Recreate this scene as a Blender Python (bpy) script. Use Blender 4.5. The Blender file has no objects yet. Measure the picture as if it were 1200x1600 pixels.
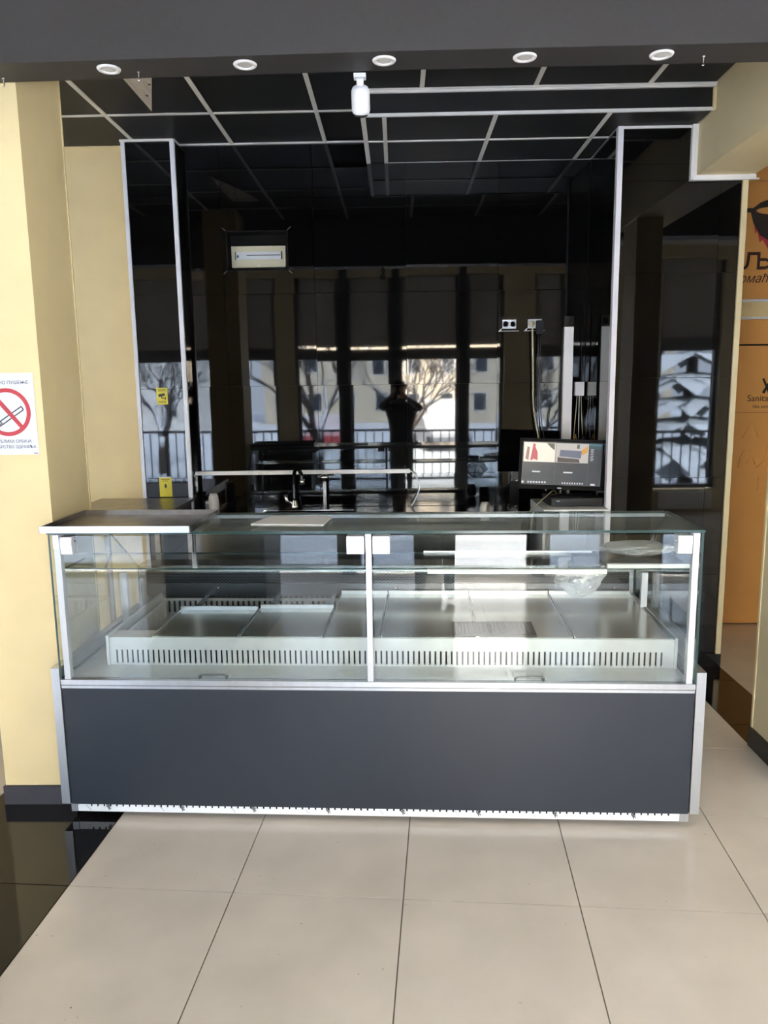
import bpy, bmesh, math, random
from mathutils import Vector, Matrix, Euler
random.seed(7)
S = bpy.context.scene
COL = S.collection
PI = math.pi
R = math.radians

# ------------------------------------------------------------------ camera, sky, sun, exposure
F, EYE, ROLL = 1200.0, 1.75, 0.0135
dY = Vector((20 / F, -197 / F, 1)).normalized()
_t = 1 / (197 / F - 20 / F * ROLL)
dD = Vector((ROLL * _t, _t, 1)).normalized()
dD = (dD - dD.dot(dY) * dY).normalized()
dX = dD.cross(dY)
if dX.x < 0: dX = -dX
Mw = Matrix((dX, dY, -dD))                      # camera (x right, y down, z forward) -> world
cx, cy, cz = Mw @ Vector((1, 0, 0)), Mw @ Vector((0, -1, 0)), Mw @ Vector((0, 0, -1))
cam = bpy.data.cameras.new('camera'); cam_o = bpy.data.objects.new('camera', cam); COL.objects.link(cam_o)
cam.sensor_fit = 'VERTICAL'; cam.sensor_height = 36; cam.lens = 36 * F / 1600; cam.clip_start = 0.01; cam.clip_end = 300
m4 = Matrix((cx, cy, cz)).transposed().to_4x4(); m4.translation = (0, 0, EYE)
cam_o.matrix_world = m4
S.camera = cam_o

W = bpy.data.worlds.new('overcast_sky'); S.world = W; W.use_nodes = True
bg = W.node_tree.nodes['Background']; bg.inputs[0].default_value = (0.985, 0.98, 0.97, 1); bg.inputs[1].default_value = 6.2
sun = bpy.data.lights.new('sun', 'SUN'); sun_o = bpy.data.objects.new('sun', sun); COL.objects.link(sun_o)
sun.energy = 28; sun.angle = R(3); sun.color = (1, .93, .82); sun_o.rotation_euler = (R(-58), 0, R(-18))   # shines away from the windows, on to the street
S.view_settings.view_transform = 'Standard'; S.view_settings.look = 'None'
S.view_settings.exposure = 2.22; S.view_settings.gamma = 1.0; S.view_settings.use_curve_mapping = False
cy_ = S.cycles
cy_.transparent_max_bounces = 40; cy_.max_bounces = 12; cy_.diffuse_bounces = 5; cy_.glossy_bounces = 6
cy_.use_denoising = True; cy_.sample_clamp_indirect = 12.0; cy_.caustics_reflective = False; cy_.caustics_refractive = False

DW = 1.2        # distance of the window wall behind the camera
OPEN = [(-3.90, -2.74), (-2.28, -1.78), (-1.50, -0.84), (-0.72, -0.06), (0.05, 0.93), (1.04, 1.60), (2.05, 2.50), (3.45, 4.30), (4.50, 5.40)]  # the last opening is unseen, added to bring in more daylight
DOOR = 4        # the opening whose door stands open
for i, (a, b) in enumerate(OPEN):               # daylight portals in the window openings (they only guide the sky's light)
    L = bpy.data.lights.new('window_portal', 'AREA'); L.shape = 'RECTANGLE'; L.size = b - a; L.size_y = 2.1
    L.cycles.is_portal = True
    o = bpy.data.objects.new('window_portal', L); COL.objects.link(o)
    o.location = ((a + b) / 2, -DW - .25, 1.12); o.rotation_euler = (R(90), 0, 0)

SIDE = (-.95, 2.55, .25, 2.45)                  # unseen side windows, added to light the hall (y0, y1, z0, z1)
for x, rz in ((-5.3, -90), (5.9, 90)):
    L = bpy.data.lights.new('window_portal', 'AREA'); L.shape = 'RECTANGLE'; L.size = SIDE[1] - SIDE[0]; L.size_y = SIDE[3] - SIDE[2]; L.cycles.is_portal = True
    o = bpy.data.objects.new('window_portal', L); COL.objects.link(o); o.location = (x, (SIDE[0] + SIDE[1]) / 2, (SIDE[2] + SIDE[3]) / 2); o.rotation_euler = (R(90), 0, R(rz))

# ------------------------------------------------------------------ helpers
def lin(c):
    return tuple(((v / 255) / 12.92 if v / 255 <= .04045 else ((v / 255 + .055) / 1.055) ** 2.4) for v in c) + (1,)

MATS = {}
def mat(name, rgb=(200, 200, 200), rough=.5, metal=0, spec=.5, noise=0, nscale=8, bump=0, bscale=200, emit=None, es=1, stretch=None, coat=0):
    if name in MATS: return MATS[name]
    m = bpy.data.materials.new(name); m.use_nodes = True; MATS[name] = m
    nt = m.node_tree; b = nt.nodes['Principled BSDF']
    c = lin(rgb)
    b.inputs['Base Color'].default_value = c; b.inputs['Roughness'].default_value = rough
    b.inputs['Metallic'].default_value = metal; b.inputs['Specular IOR Level'].default_value = spec
    b.inputs['Coat Weight'].default_value = coat
    if emit:
        b.inputs['Emission Color'].default_value = lin(emit); b.inputs['Emission Strength'].default_value = es
    if noise or bump:
        g = nt.nodes.new('ShaderNodeNewGeometry'); src = g.outputs['Position']
        if stretch:
            mp = nt.nodes.new('ShaderNodeMapping'); mp.inputs['Scale'].default_value = stretch
            nt.links.new(src, mp.inputs[0]); src = mp.outputs[0]
    if noise:
        n = nt.nodes.new('ShaderNodeTexNoise'); n.inputs['Scale'].default_value = nscale; n.inputs['Detail'].default_value = 6
        nt.links.new(src, n.inputs['Vector'])
        r = nt.nodes.new('ShaderNodeValToRGB')
        r.color_ramp.elements[0].position = .3; r.color_ramp.elements[1].position = .7
        r.color_ramp.elements[0].color = tuple(min(1, v * (1 - noise)) for v in c[:3]) + (1,)
        r.color_ramp.elements[1].color = tuple(min(1, v * (1 + noise)) for v in c[:3]) + (1,)
        nt.links.new(n.outputs['Fac'], r.inputs[0]); nt.links.new(r.outputs[0], b.inputs['Base Color'])
    if bump:
        n = nt.nodes.new('ShaderNodeTexNoise'); n.inputs['Scale'].default_value = bscale; n.inputs['Detail'].default_value = 3
        nt.links.new(src, n.inputs['Vector'])
        bu = nt.nodes.new('ShaderNodeBump'); bu.inputs['Strength'].default_value = bump; bu.inputs['Distance'].default_value = .002
        nt.links.new(n.outputs['Fac'], bu.inputs['Height']); nt.links.new(bu.outputs[0], b.inputs['Normal'])
    return m

def glass(name, tint=(.95, .98, .96), ior=1.5, rough=0.0, refl=1.0):
    """clear pane: straight-through transmission with a Fresnel reflection on both faces"""
    if name in MATS: return MATS[name]
    m = bpy.data.materials.new(name); m.use_nodes = True; MATS[name] = m
    nt = m.node_tree; nt.nodes.remove(nt.nodes['Principled BSDF']); out = nt.nodes['Material Output']
    g = nt.nodes.new('ShaderNodeNewGeometry'); mm = nt.nodes.new('ShaderNodeMapRange')
    mm.inputs['To Min'].default_value = ior; mm.inputs['To Max'].default_value = 1 / ior
    nt.links.new(g.outputs['Backfacing'], mm.inputs['Value'])
    fr = nt.nodes.new('ShaderNodeFresnel'); nt.links.new(mm.outputs[0], fr.inputs['IOR'])
    mul = nt.nodes.new('ShaderNodeMath'); mul.operation = 'MULTIPLY'; mul.inputs[1].default_value = refl
    nt.links.new(fr.outputs[0], mul.inputs[0])
    t = nt.nodes.new('ShaderNodeBsdfTransparent'); t.inputs[0].default_value = (*tint, 1)
    gl = nt.nodes.new('ShaderNodeBsdfGlossy'); gl.inputs['Roughness'].default_value = rough; gl.inputs['Color'].default_value = (1, 1, 1, 1)
    mx = nt.nodes.new('ShaderNodeMixShader'); nt.links.new(mul.outputs[0], mx.inputs[0])
    nt.links.new(t.outputs[0], mx.inputs[1]); nt.links.new(gl.outputs[0], mx.inputs[2]); nt.links.new(mx.outputs[0], out.inputs[0])
    return m

def snowy(name, rgb, rough=.8, lo=.25, hi=.55, snow=(236, 240, 246)):
    """thing with snow lying on whatever faces up"""
    m = mat(name, rgb, rough); nt = m.node_tree; b = nt.nodes['Principled BSDF']
    g = nt.nodes.new('ShaderNodeNewGeometry'); s = nt.nodes.new('ShaderNodeSeparateXYZ'); nt.links.new(g.outputs['Normal'], s.inputs[0])
    mr = nt.nodes.new('ShaderNodeMapRange'); mr.inputs['From Min'].default_value = lo; mr.inputs['From Max'].default_value = hi
    nt.links.new(s.outputs['Z'], mr.inputs['Value'])
    mx = nt.nodes.new('ShaderNodeMix'); mx.data_type = 'RGBA'
    mx.inputs[6].default_value = lin(rgb); mx.inputs[7].default_value = lin(snow)
    nt.links.new(mr.outputs[0], mx.inputs[0]); nt.links.new(mx.outputs[2], b.inputs['Base Color'])
    return m

def bx(bm, x0, x1, y0, y1, z0, z1, mi=0):
    v = [bm.verts.new(p) for p in ((x0, y0, z0), (x1, y0, z0), (x1, y1, z0), (x0, y1, z0), (x0, y0, z1), (x1, y0, z1), (x1, y1, z1), (x0, y1, z1))]
    for f in ((0, 3, 2, 1), (4, 5, 6, 7), (0, 1, 5, 4), (1, 2, 6, 5), (2, 3, 7, 6), (3, 0, 4, 7)):
        bm.faces.new([v[i] for i in f]).material_index = mi
    return v

def prism(bm, pts, ext, mi=0):
    """closed outline of 3-D points pushed along ext"""
    e = Vector(ext); a = [bm.verts.new(p) for p in pts]; b = [bm.verts.new(Vector(p) + e) for p in pts]
    n = len(pts)
    bm.faces.new(a[::-1]).material_index = mi; bm.faces.new(b).material_index = mi
    for i in range(n): bm.faces.new((a[i], a[(i + 1) % n], b[(i + 1) % n], b[i])).material_index = mi

def tube(bm, pts, r, seg=10, cap=True, mi=0):
    pts = [Vector(p) for p in pts]; rings = []
    rr = r if isinstance(r, (list, tuple)) else [r] * len(pts)
    up = None
    for i, p in enumerate(pts):
        d = ((pts[min(i + 1, len(pts) - 1)] - pts[max(i - 1, 0)])).normalized()
        if up is None: up = Vector((0, 0, 1)) if abs(d.z) < .9 else Vector((1, 0, 0))
        a = (up - up.dot(d) * d).normalized(); b = d.cross(a); up = a
        rings.append([bm.verts.new(p + (a * math.cos(2 * PI * k / seg) + b * math.sin(2 * PI * k / seg)) * rr[i]) for k in range(seg)])
    for i in range(len(rings) - 1):
        for k in range(seg):
            f = bm.faces.new((rings[i][k], rings[i][(k + 1) % seg], rings[i + 1][(k + 1) % seg], rings[i + 1][k])); f.material_index = mi; f.smooth = True
    if cap:
        bm.faces.new(rings[0][::-1]).material_index = mi; bm.faces.new(rings[-1]).material_index = mi

def lathe(bm, prof, seg=24, c=(0, 0, 0), mi=0):
    c = Vector(c); rings = []
    for (r, z) in prof:
        rings.append([bm.verts.new(c + Vector((max(r, 1e-5) * math.cos(2 * PI * k / seg), max(r, 1e-5) * math.sin(2 * PI * k / seg), z))) for k in range(seg)])
    for i in range(len(rings) - 1):
        for k in range(seg):
            f = bm.faces.new((rings[i][k], rings[i][(k + 1) % seg], rings[i + 1][(k + 1) % seg], rings[i + 1][k])); f.smooth = True; f.material_index = mi

def curve(pts, n=24):
    """Catmull-Rom through points"""
    P = [Vector(p) for p in pts]; P = [P[0] * 2 - P[1]] + P + [P[-1] * 2 - P[-2]]; out = []
    for i in range(1, len(P) - 2):
        for k in range(n):
            t = k / n; a, b, c, d = P[i - 1:i + 3]
            out.append(.5 * ((2 * b) + (c - a) * t + (2 * a - 5 * b + 4 * c - d) * t * t + (3 * b - a - 3 * c + d) * t ** 3))
    return out + [P[-2]]

def mesh_of(bm, name, bevel=0, seg=2):
    if bevel:
        bmesh.ops.bevel(bm, geom=[e for e in bm.edges if len(e.link_faces) == 2 and e.calc_face_angle(0) > .5], offset=bevel, segments=seg, affect='EDGES', profile=.5)
    bmesh.ops.recalc_face_normals(bm, faces=bm.faces[:])
    me = bpy.data.meshes.new(name); bm.to_mesh(me); bm.free(); return me

def obj(name, bm, m, parent=None, bevel=0, loc=(0, 0, 0), rot=(0, 0, 0), label=None, kind=None):
    me = bm if isinstance(bm, bpy.types.Mesh) else mesh_of(bm, name, bevel)
    if m is not None and not me.materials:
        for x in (m if isinstance(m, (list, tuple)) else [m]): me.materials.append(x)
    o = bpy.data.objects.new(name, me); COL.objects.link(o); o.location = loc; o.rotation_euler = rot
    if parent is not None: o.parent = parent
    if label: o['label'] = label
    if kind: o['kind'] = kind
    return o

def tag(o, label, cat, group=None, kind=None):
    o['label'] = label; o['category'] = cat
    if group: o['group'] = group
    if kind: o['kind'] = kind
    return o

def thing(name, label, cat, loc=(0, 0, 0), rot=(0, 0, 0), group=None, kind=None):
    o = bpy.data.objects.new(name, None); COL.objects.link(o); o.location = loc; o.rotation_euler = rot; o.empty_display_size = .05
    return tag(o, label, cat, group, kind)

def dup(root, loc=None, rot=None, label=None):
    r = root.copy(); COL.objects.link(r)
    if loc is not None: r.location = loc
    if rot is not None: r.rotation_euler = rot
    if label: r['label'] = label
    for ch in list(root.children):
        c = ch.copy(); COL.objects.link(c); c.parent = r
        for g in list(ch.children):
            d = g.copy(); COL.objects.link(d); d.parent = c
    return r

def B(*boxes):
    bm = bmesh.new()
    for b in boxes: bx(bm, *b)
    return bm

def T(*tubes):
    bm = bmesh.new()
    for t in tubes: tube(bm, *t)
    return bm

def text(name, body, size, m, parent, loc, rot=(R(90), 0, 0), align='LEFT', ext=.0006, shear=0, sx=1.0, bold=0, label=None):
    cu = bpy.data.curves.new(name, 'FONT'); cu.body = body; cu.size = size; cu.align_x = align; cu.extrude = ext; cu.shear = shear; cu.offset = bold
    cu.resolution_u = 3
    o = bpy.data.objects.new(name, cu); COL.objects.link(o)
    bpy.context.view_layer.update()
    me = bpy.data.meshes.new_from_object(o.evaluated_get(bpy.context.evaluated_depsgraph_get()))
    bpy.data.objects.remove(o); bpy.data.curves.remove(cu)
    for v in me.vertices: v.co.x *= sx
    me.materials.clear(); me.materials.append(m)
    q = bpy.data.objects.new(name, me); COL.objects.link(q); q.location = loc; q.rotation_euler = rot
    if parent is not None: q.parent = parent
    if label: q['label'] = label
    return q

def clip(poly, a, b, c):
    """keep the part of a 2-D polygon with a*x + b*y <= c"""
    out = []
    for i in range(len(poly)):
        p, q = poly[i], poly[(i + 1) % len(poly)]
        dp, dq = a * p[0] + b * p[1] - c, a * q[0] + b * q[1] - c
        if dp <= 0: out.append(p)
        if dp * dq < 0:
            t = dp / (dp - dq); out.append((p[0] + t * (q[0] - p[0]), p[1] + t * (q[1] - p[1])))
    return out

# ------------------------------------------------------------------ materials
def polished_floor(name, rgb, dark, rough):
    m = mat(name, rgb, rough, noise=.07, nscale=3.5); nt = m.node_tree; b = nt.nodes['Principled BSDF']
    g = nt.nodes.new('ShaderNodeNewGeometry')
    n = nt.nodes.new('ShaderNodeTexNoise'); n.inputs['Scale'].default_value = 9; n.inputs['Detail'].default_value = 8; n.inputs['Roughness'].default_value = .75
    nt.links.new(g.outputs['Position'], n.inputs['Vector'])
    r = nt.nodes.new('ShaderNodeValToRGB'); r.color_ramp.elements[0].position = .66; r.color_ramp.elements[1].position = .78
    nt.links.new(n.outputs['Fac'], r.inputs[0])
    mx = nt.nodes.new('ShaderNodeMix'); mx.data_type = 'RGBA'; mx.blend_type = 'MIX'
    src = b.inputs['Base Color'].links[0].from_socket
    sc = nt.nodes.new('ShaderNodeMath'); sc.operation = 'MULTIPLY'; sc.inputs[1].default_value = .5
    nt.links.new(r.outputs[0], sc.inputs[0]); nt.links.new(sc.outputs[0], mx.inputs[0])
    nt.links.new(src, mx.inputs[6]); mx.inputs[7].default_value = lin(dark)
    n2 = nt.nodes.new('ShaderNodeTexNoise'); n2.inputs['Scale'].default_value = 55; n2.inputs['Detail'].default_value = 4; nt.links.new(g.outputs['Position'], n2.inputs['Vector'])
    n3 = nt.nodes.new('ShaderNodeTexNoise'); n3.inputs['Scale'].default_value = 4.5; nt.links.new(g.outputs['Position'], n3.inputs['Vector'])
    r2 = nt.nodes.new('ShaderNodeValToRGB'); r2.color_ramp.elements[0].position = .69; r2.color_ramp.elements[1].position = .73; nt.links.new(n2.outputs['Fac'], r2.inputs[0])
    r3 = nt.nodes.new('ShaderNodeValToRGB'); r3.color_ramp.elements[0].position = .56; r3.color_ramp.elements[1].position = .66; nt.links.new(n3.outputs['Fac'], r3.inputs[0])
    mm_ = nt.nodes.new('ShaderNodeMath'); mm_.operation = 'MULTIPLY'; nt.links.new(r2.outputs[0], mm_.inputs[0]); nt.links.new(r3.outputs[0], mm_.inputs[1])
    m2_ = nt.nodes.new('ShaderNodeMix'); m2_.data_type = 'RGBA'; nt.links.new(mm_.outputs[0], m2_.inputs[0]); nt.links.new(mx.outputs[2], m2_.inputs[6]); m2_.inputs[7].default_value = lin((96, 88, 78))     # scuffs and specks
    nt.links.new(m2_.outputs[2], b.inputs['Base Color'])
    return m
M_beige = polished_floor('beige_porcelain', (214, 203, 188), (186, 174, 157), .13)
M_black_floor = mat('black_polished_tile', (22, 20, 20), .06, spec=.5, noise=.3, nscale=30)
M_grout = mat('grout', (120, 112, 100), .9)
M_btile = mat('black_glazed_tile', (9, 9, 10), .025, spec=.5)
M_niche = mat('niche_black', (8, 8, 9), .7, spec=.2)
M_skirt = mat('black_skirting_sheen', (72, 70, 76), .28, noise=.1, nscale=12)  # black tile, coloured greyer for the bright hall it mirrors
M_bgrout = mat('black_joint', (40, 38, 36), .8)
M_yellow = mat('yellow_wall_paint', (238, 217, 165), .55, noise=.035, nscale=4, bump=.08, bscale=350)
M_yellow_trim = mat('cream_edge_trim', (238, 222, 176), .45)
M_beam = mat('ochre_beam_paint', (232, 217, 176), .6, noise=.03, nscale=3)
M_soffit = mat('charcoal_board', (56, 54, 54), .55, noise=.05, nscale=60, bump=.15, bscale=900)
M_ceil = mat('black_ceiling_panel', (17, 17, 19), .55, bump=.2, bscale=600, noise=.15, nscale=40)
M_bar = mat('pale_ceiling_bar', (236, 236, 232), .4)
M_white = mat('white_paint', (242, 242, 242), .45)
M_alu = mat('satin_aluminium', (205, 208, 212), .32, metal=.85, noise=.05, nscale=40, stretch=(1, 1, .05))
M_trimalu = mat('pale_aluminium_trim', (234, 236, 242), .35)
M_deck = mat('mirror_deck_steel', (182, 185, 178), .17, metal=.72, noise=.04, nscale=10)
M_bezel = mat('matt_black_bezel', (12, 12, 13), .55, spec=.15)
M_steel = mat('brushed_steel', (176, 178, 178), .24, metal=1, noise=.08, nscale=25, stretch=(.08, 1, 1), bump=.03, bscale=300)
M_steel_d = mat('worn_tray_steel', (150, 144, 138), .32, metal=1, noise=.2, nscale=14)
M_inner = mat('satin_inner_steel', (206, 208, 206), .30, metal=.35, noise=.05, nscale=20)
M_chrome = mat('chrome', (220, 222, 226), .06, metal=1)
M_slate = mat('slate_front_panel', (41, 47, 56), .40, spec=.5, noise=.04, nscale=5)
M_orange = mat('orange_wall_film', (232, 170, 94), .42, noise=.04, nscale=3)
M_brown = mat('brown_print', (62, 32, 22), .6)
M_black = mat('black_plastic', (14, 14, 15), .38)
M_dark = mat('dark_void', (20, 20, 21), .8)
M_red = mat('red_print', (196, 58, 68), .5)
M_plastic = mat('white_plastic', (232, 234, 240), .35)
M_paper = mat('white_sign_print', (226, 230, 244), .5)
M_ink = mat('dark_ink', (62, 64, 78), .6)
M_ysticker = mat('yellow_sticker', (226, 210, 60), .45)
M_glass = glass('clear_case_glass', (.955, .975, .965))
M_glass_top = glass('dusty_top_glass', (.93, .95, .94))
_nt = M_glass_top.node_tree; _o = _nt.nodes['Material Output']; _src = _o.inputs[0].links[0].from_socket; _df = _nt.nodes.new('ShaderNodeBsdfDiffuse'); _df.inputs[0].default_value = (.62, .66, .60, 1)
_mx = _nt.nodes.new('ShaderNodeMixShader'); _mx.inputs[0].default_value = .11; _nt.links.new(_src, _mx.inputs[1]); _nt.links.new(_df.outputs[0], _mx.inputs[2]); _nt.links.new(_mx.outputs[0], _o.inputs[0])
M_gedge = mat('green_glass_edge', (46, 70, 66), .15, spec=.5)
M_tint = glass('tinted_window_glass', (.50, .55, .62))
M_frame = mat('grey_window_frame', (92, 92, 95), .5)
M_blind = mat('grey_blackout_blind', (120, 116, 110), .8)
_nt = M_blind.node_tree; _b = _nt.nodes['Principled BSDF']; _tr = _nt.nodes.new('ShaderNodeBsdfTranslucent'); _tr.inputs[0].default_value = (.50, .48, .45, 1)
_mx = _nt.nodes.new('ShaderNodeMixShader'); _mx.inputs[0].default_value = .22; _nt.links.new(_b.outputs[0], _mx.inputs[1]); _nt.links.new(_tr.outputs[0], _mx.inputs[2]); _nt.links.new(_mx.outputs[0], _nt.nodes['Material Output'].inputs[0])
M_hallwall = mat('hall_wall_paint', (208, 194, 162), .7)
M_hallceil = mat('hall_ceiling_paint', (222, 220, 214), .8)
M_cream = mat('cream_cable', (206, 196, 166), .5)
M_snow = mat('snow', (232, 236, 244), .85, noise=.05, nscale=2)

# ------------------------------------------------------------------ floor
fl = thing('floor', 'polished beige tile floor with black tile bands', 'floor', kind='structure')
obj('screed', B((-5.0, 5.6, -1.45, 5.62, -.06, -.0035)), M_grout, fl)
fa = R(-3.6); U = Vector((math.cos(fa), math.sin(fa))); V = Vector((-U.y, U.x)); O2 = Vector((.004, 2.402)); G = .0021
GR = M_grout
def tile(poly, m, name='floor_tile'):
    if len(poly) < 3: return
    ar = abs(sum(poly[i][0] * poly[(i + 1) % len(poly)][1] - poly[(i + 1) % len(poly)][0] * poly[i][1] for i in range(len(poly)))) / 2
    if ar < .004: return
    bm = bmesh.new(); dz = random.uniform(-.0003, .0003)
    prism(bm, [(p[0], p[1], -.02) for p in poly], (0, 0, .02 + dz)); obj(name, bm, m, fl)
for i in range(-9, 10):
    for j in range(-7, 6):
        if i == -3: continue
        a = .6 * i; b = .6 * j; poly = [O2 + U * (a + s * .6 - (2 * s - 1) * G) + V * (b + t * .6 - (2 * t - 1) * G) for s, t in ((0, 0), (1, 0), (1, 1), (0, 1))]
        poly = [(p.x, p.y) for p in poly]
        if i < -3:
            poly = clip(poly, -1, 0, 4.9)
        else:
            poly = clip(poly, 1, 0, 1.70 - G)
        poly = clip(clip(poly, 0, -1, 1.44), 0, 1, 5.2)
        tile(poly, M_beige)
for j in range(-7, 6):
    poly = [O2 + U * (a) + V * (.6 * j + t * .6 - (2 * t - 1) * G) for a, t in ((-1.8 + G, 0), (-1.2 - G, 0), (-1.2 - G, 1), (-1.8 + G, 1))]
    tile(clip(clip([(p.x, p.y) for p in poly], 0, -1, 1.44), 0, 1, 5.2), M_black_floor)
for j in range(-3, 12):
    y = 3.168 - .6 * 8 + .6 * j + .6
    tile(clip(clip([(1.70 + G, y + G), (1.99 - G, y + G), (1.99 - G, y + .6 - G), (1.70 + G, y + .6 - G)], 0, -1, 1.44), 0, 1, 5.45), M_black_floor)
    for i in range(6):
        x = 1.99 + .6 * i
        tile(clip(clip([(x + G, y + G), (x + .6 - G, y + G), (x + .6 - G, y + .6 - G), (x + G, y + .6 - G)], 0, -1, 1.44), 0, 1, 5.45), M_beige)

# ------------------------------------------------------------------ walls of the serving recess
YW, YC, YP, ZH, ZL = 5.22, 5.09, 4.60, 3.29, 3.161
def tile_wall(parent, axis, fixed, a_lines, z_lines, th=.012, tilt=.10, name='wall_tile', sign=-1, skip=None):
    """glazed tiles standing proud of a backing; axis 'y' faces the hall, axis 'x' faces sideways"""
    for i in range(len(a_lines) - 1):
        for j in range(len(z_lines) - 1):
            a0, a1, z0, z1 = a_lines[i] + .0009, a_lines[i + 1] - .0009, z_lines[j] + .0009, z_lines[j + 1] - .0009
            if a1 - a0 < .01 or z1 - z0 < .01: continue
            if skip and skip(a0, a1, z0, z1): continue
            w, h = (a1 - a0) / 2, (z1 - z0) / 2; bm = bmesh.new()
            if axis == 'y': bx(bm, -w, w, 0, th, -h, h)
            else: bx(bm, 0, th, -w, w, -h, h)
            o = obj(name, bm, M_btile, parent)
            ca, cz_ = (a0 + a1) / 2, (z0 + z1) / 2
            if axis == 'y': o.location = (ca, fixed, cz_); o.rotation_euler = (R(random.uniform(-tilt, tilt)), 0, R(random.uniform(-tilt, tilt)))
            else: o.location = (fixed, ca, cz_); o.rotation_euler = (0, R(random.uniform(-tilt, tilt)), R(random.uniform(-tilt, tilt)))

ZL_LINES = [0, .56, 1.16, 1.76, 2.36, 2.96, 3.30]
FB = (-1.108, -.702, 2.510, 2.762)              # niche for the emergency lamp
wb = obj('wall_back', B((-1.40, FB[0], 5.236, 5.40, 0, 3.5), (FB[1], 1.27, 5.236, 5.40, 0, 3.5), (FB[0], FB[1], 5.236, 5.40, 0, FB[2]), (FB[0], FB[1], 5.236, 5.40, FB[3], 3.5), (FB[0], FB[1], 5.34, 5.40, FB[2], FB[3])), M_bgrout)
tag(wb, 'glossy black tiled back wall of the serving recess', 'wall', kind='structure')
tile_wall(wb, 'y', YW, [-1.40, -1.13, -.532, .07, .67, 1.252], ZL_LINES, skip=lambda a0, a1, z0, z1: a0 > -1.2 and a1 < -.5 and 2.3 < z0 < 2.9)
g_ = .0009
obj('wall_tile', B((-1.13 + g_, FB[0], 5.22, 5.232, 2.36 + g_, 2.96 - g_), (FB[1], -.532 - g_, 5.22, 5.232, 2.36 + g_, 2.96 - g_), (FB[0], FB[1], 5.22, 5.232, 2.36 + g_, FB[2]), (FB[0], FB[1], 5.22, 5.232, FB[3], 2.96 - g_)), M_btile, wb)
for z0, z1 in ((FB[2], FB[2] + .008), (FB[3] - .008, FB[3])): obj('niche_lining', B((FB[0], FB[1], 5.222, 5.34, z0, z1)), M_niche, wb)
for x0, x1 in ((FB[0], FB[0] + .008), (FB[1] - .008, FB[1])): obj('niche_lining', B((x0, x1, 5.222, 5.34, FB[2] + .008, FB[3] - .008)), M_niche, wb)
obj('niche_face', B((FB[0] + .008, FB[1] - .008, 5.337, 5.3398, FB[2] + .008, FB[3] - .008)), M_niche, wb)
for sx_, sz_ in ((0, 2), (1, 2), (0, 3), (1, 3)):
    ox, oz = (-.022 if sx_ == 0 else .022), (-.020 if sz_ == 2 else .020)
    obj('mitre_joint', T(([(FB[sx_], 5.2195, FB[sz_]), (FB[sx_] + ox, 5.2195, FB[sz_] + oz)], .0012, 5)), M_alu, wb)
wl = obj('wall_back_left', B((-5.0, -1.70, 5.22, 5.40, 0, 3.5)), M_yellow)
tag(wl, 'yellow painted wall behind the left pillar', 'wall', kind='structure')
# left black column
lc = obj('wall_left_column', B((-1.69, -1.402, 5.104, 5.24, 0, 3.289)), M_bgrout)
tag(lc, 'narrow black tiled column edged with aluminium', 'column', kind='structure')
tile_wall(lc, 'y', YC, [-1.689, -1.401], [0, .56, 1.16, 1.75, 2.353, 2.952, 3.17, 3.288])
tile_wall(lc, 'x', -1.403, [5.105, 5.219], [0, .56, 1.16, 1.75, 2.353, 2.952, 3.288])
obj('edge_trim', B((-1.712, -1.688, 5.080, 5.219, 0, 3.288)), M_trimalu, lc, .003)
obj('edge_trim', B((-1.404, -1.377, 5.080, 5.104, 0, 3.288)), M_trimalu, lc, .003)
obj('top_trim', B((-1.716, -1.377, 5.074, 5.086, 3.276, 3.2895)), M_white, lc)
# right black panel block
wr = obj('wall_right', B((1.282, 1.97, 4.616, 5.40, 0, 2.87), (1.282, 1.66, 4.616, 5.40, 2.87, 3.28)), M_bgrout)
tag(wr, 'wide black tiled wall panel beside the orange corridor', 'wall', kind='structure')
tile_wall(wr, 'y', YP, [1.277, 1.24 + .6, 1.957], [.09, .59, 1.185, 1.777, 2.367, 2.87], tilt=.12)
tile_wall(wr, 'y', YP, [1.277, 1.66], [2.87, 2.96, 3.155], tilt=.05)
tile_wall(wr, 'x', 1.254, [4.63, 5.219], [0, .56, 1.16, 1.76, 2.36, 2.96, 3.16], th=.03)
obj('edge_trim', B((1.249, 1.279, 4.585, 4.628, 0, 3.16)), M_trimalu, wr, .004)
obj('end_trim', B((1.957, 1.988, 4.588, 4.64, .085, 2.872)), M_yellow_trim, wr, .003)
obj('baseboard', B((1.279, 1.992, 4.590, 4.616, 0, .088)), M_black_floor, wr)
obj('top_trim', B((1.279, 1.668, 4.588, 4.60, 3.148, 3.160)), M_white, wr)

# pillars
pl = obj('wall_left_pillar', B((-1.692, -1.395, 3.03, 3.42, .085, 3.5)), M_yellow)
tag(pl, 'square yellow pillar left of the display case', 'pillar', kind='structure')
obj('corner_bead', B((-1.401, -1.392, 3.413, 3.423, .085, 3.28)), M_yellow_trim, pl)
obj('baseboard', B((-1.700, -1.390, 3.022, 3.43, 0, .082)), M_skirt, pl)
pr = obj('wall_right_pillar', B((1.70, 1.88, 3.20, 3.53, .10, 3.5)), M_beam)
tag(pr, 'yellow pillar at the right edge carrying the beam', 'pillar', kind='structure')
obj('corner_bead', B((1.696, 1.712, 3.518, 3.534, .10, 2.88)), M_yellow_trim, pr)
obj('baseboard', B((1.690, 1.89, 3.19, 3.54, 0, .10)), M_black_floor, pr)
bmz = obj('beam', B((1.690, 2.01, 2.985, 4.598, 2.892, 3.5)), M_beam)
tag(bmz, 'ochre ceiling beam running back to the black panel', 'beam', kind='structure')
obj('side_trim', B((1.657, 1.689, 4.572, 4.600, 2.865, 3.16)), M_white, bmz, .003)
obj('bottom_trim', B((1.664, 2.02, 4.570, 4.600, 2.866, 2.891)), M_white, bmz, .003)
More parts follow.
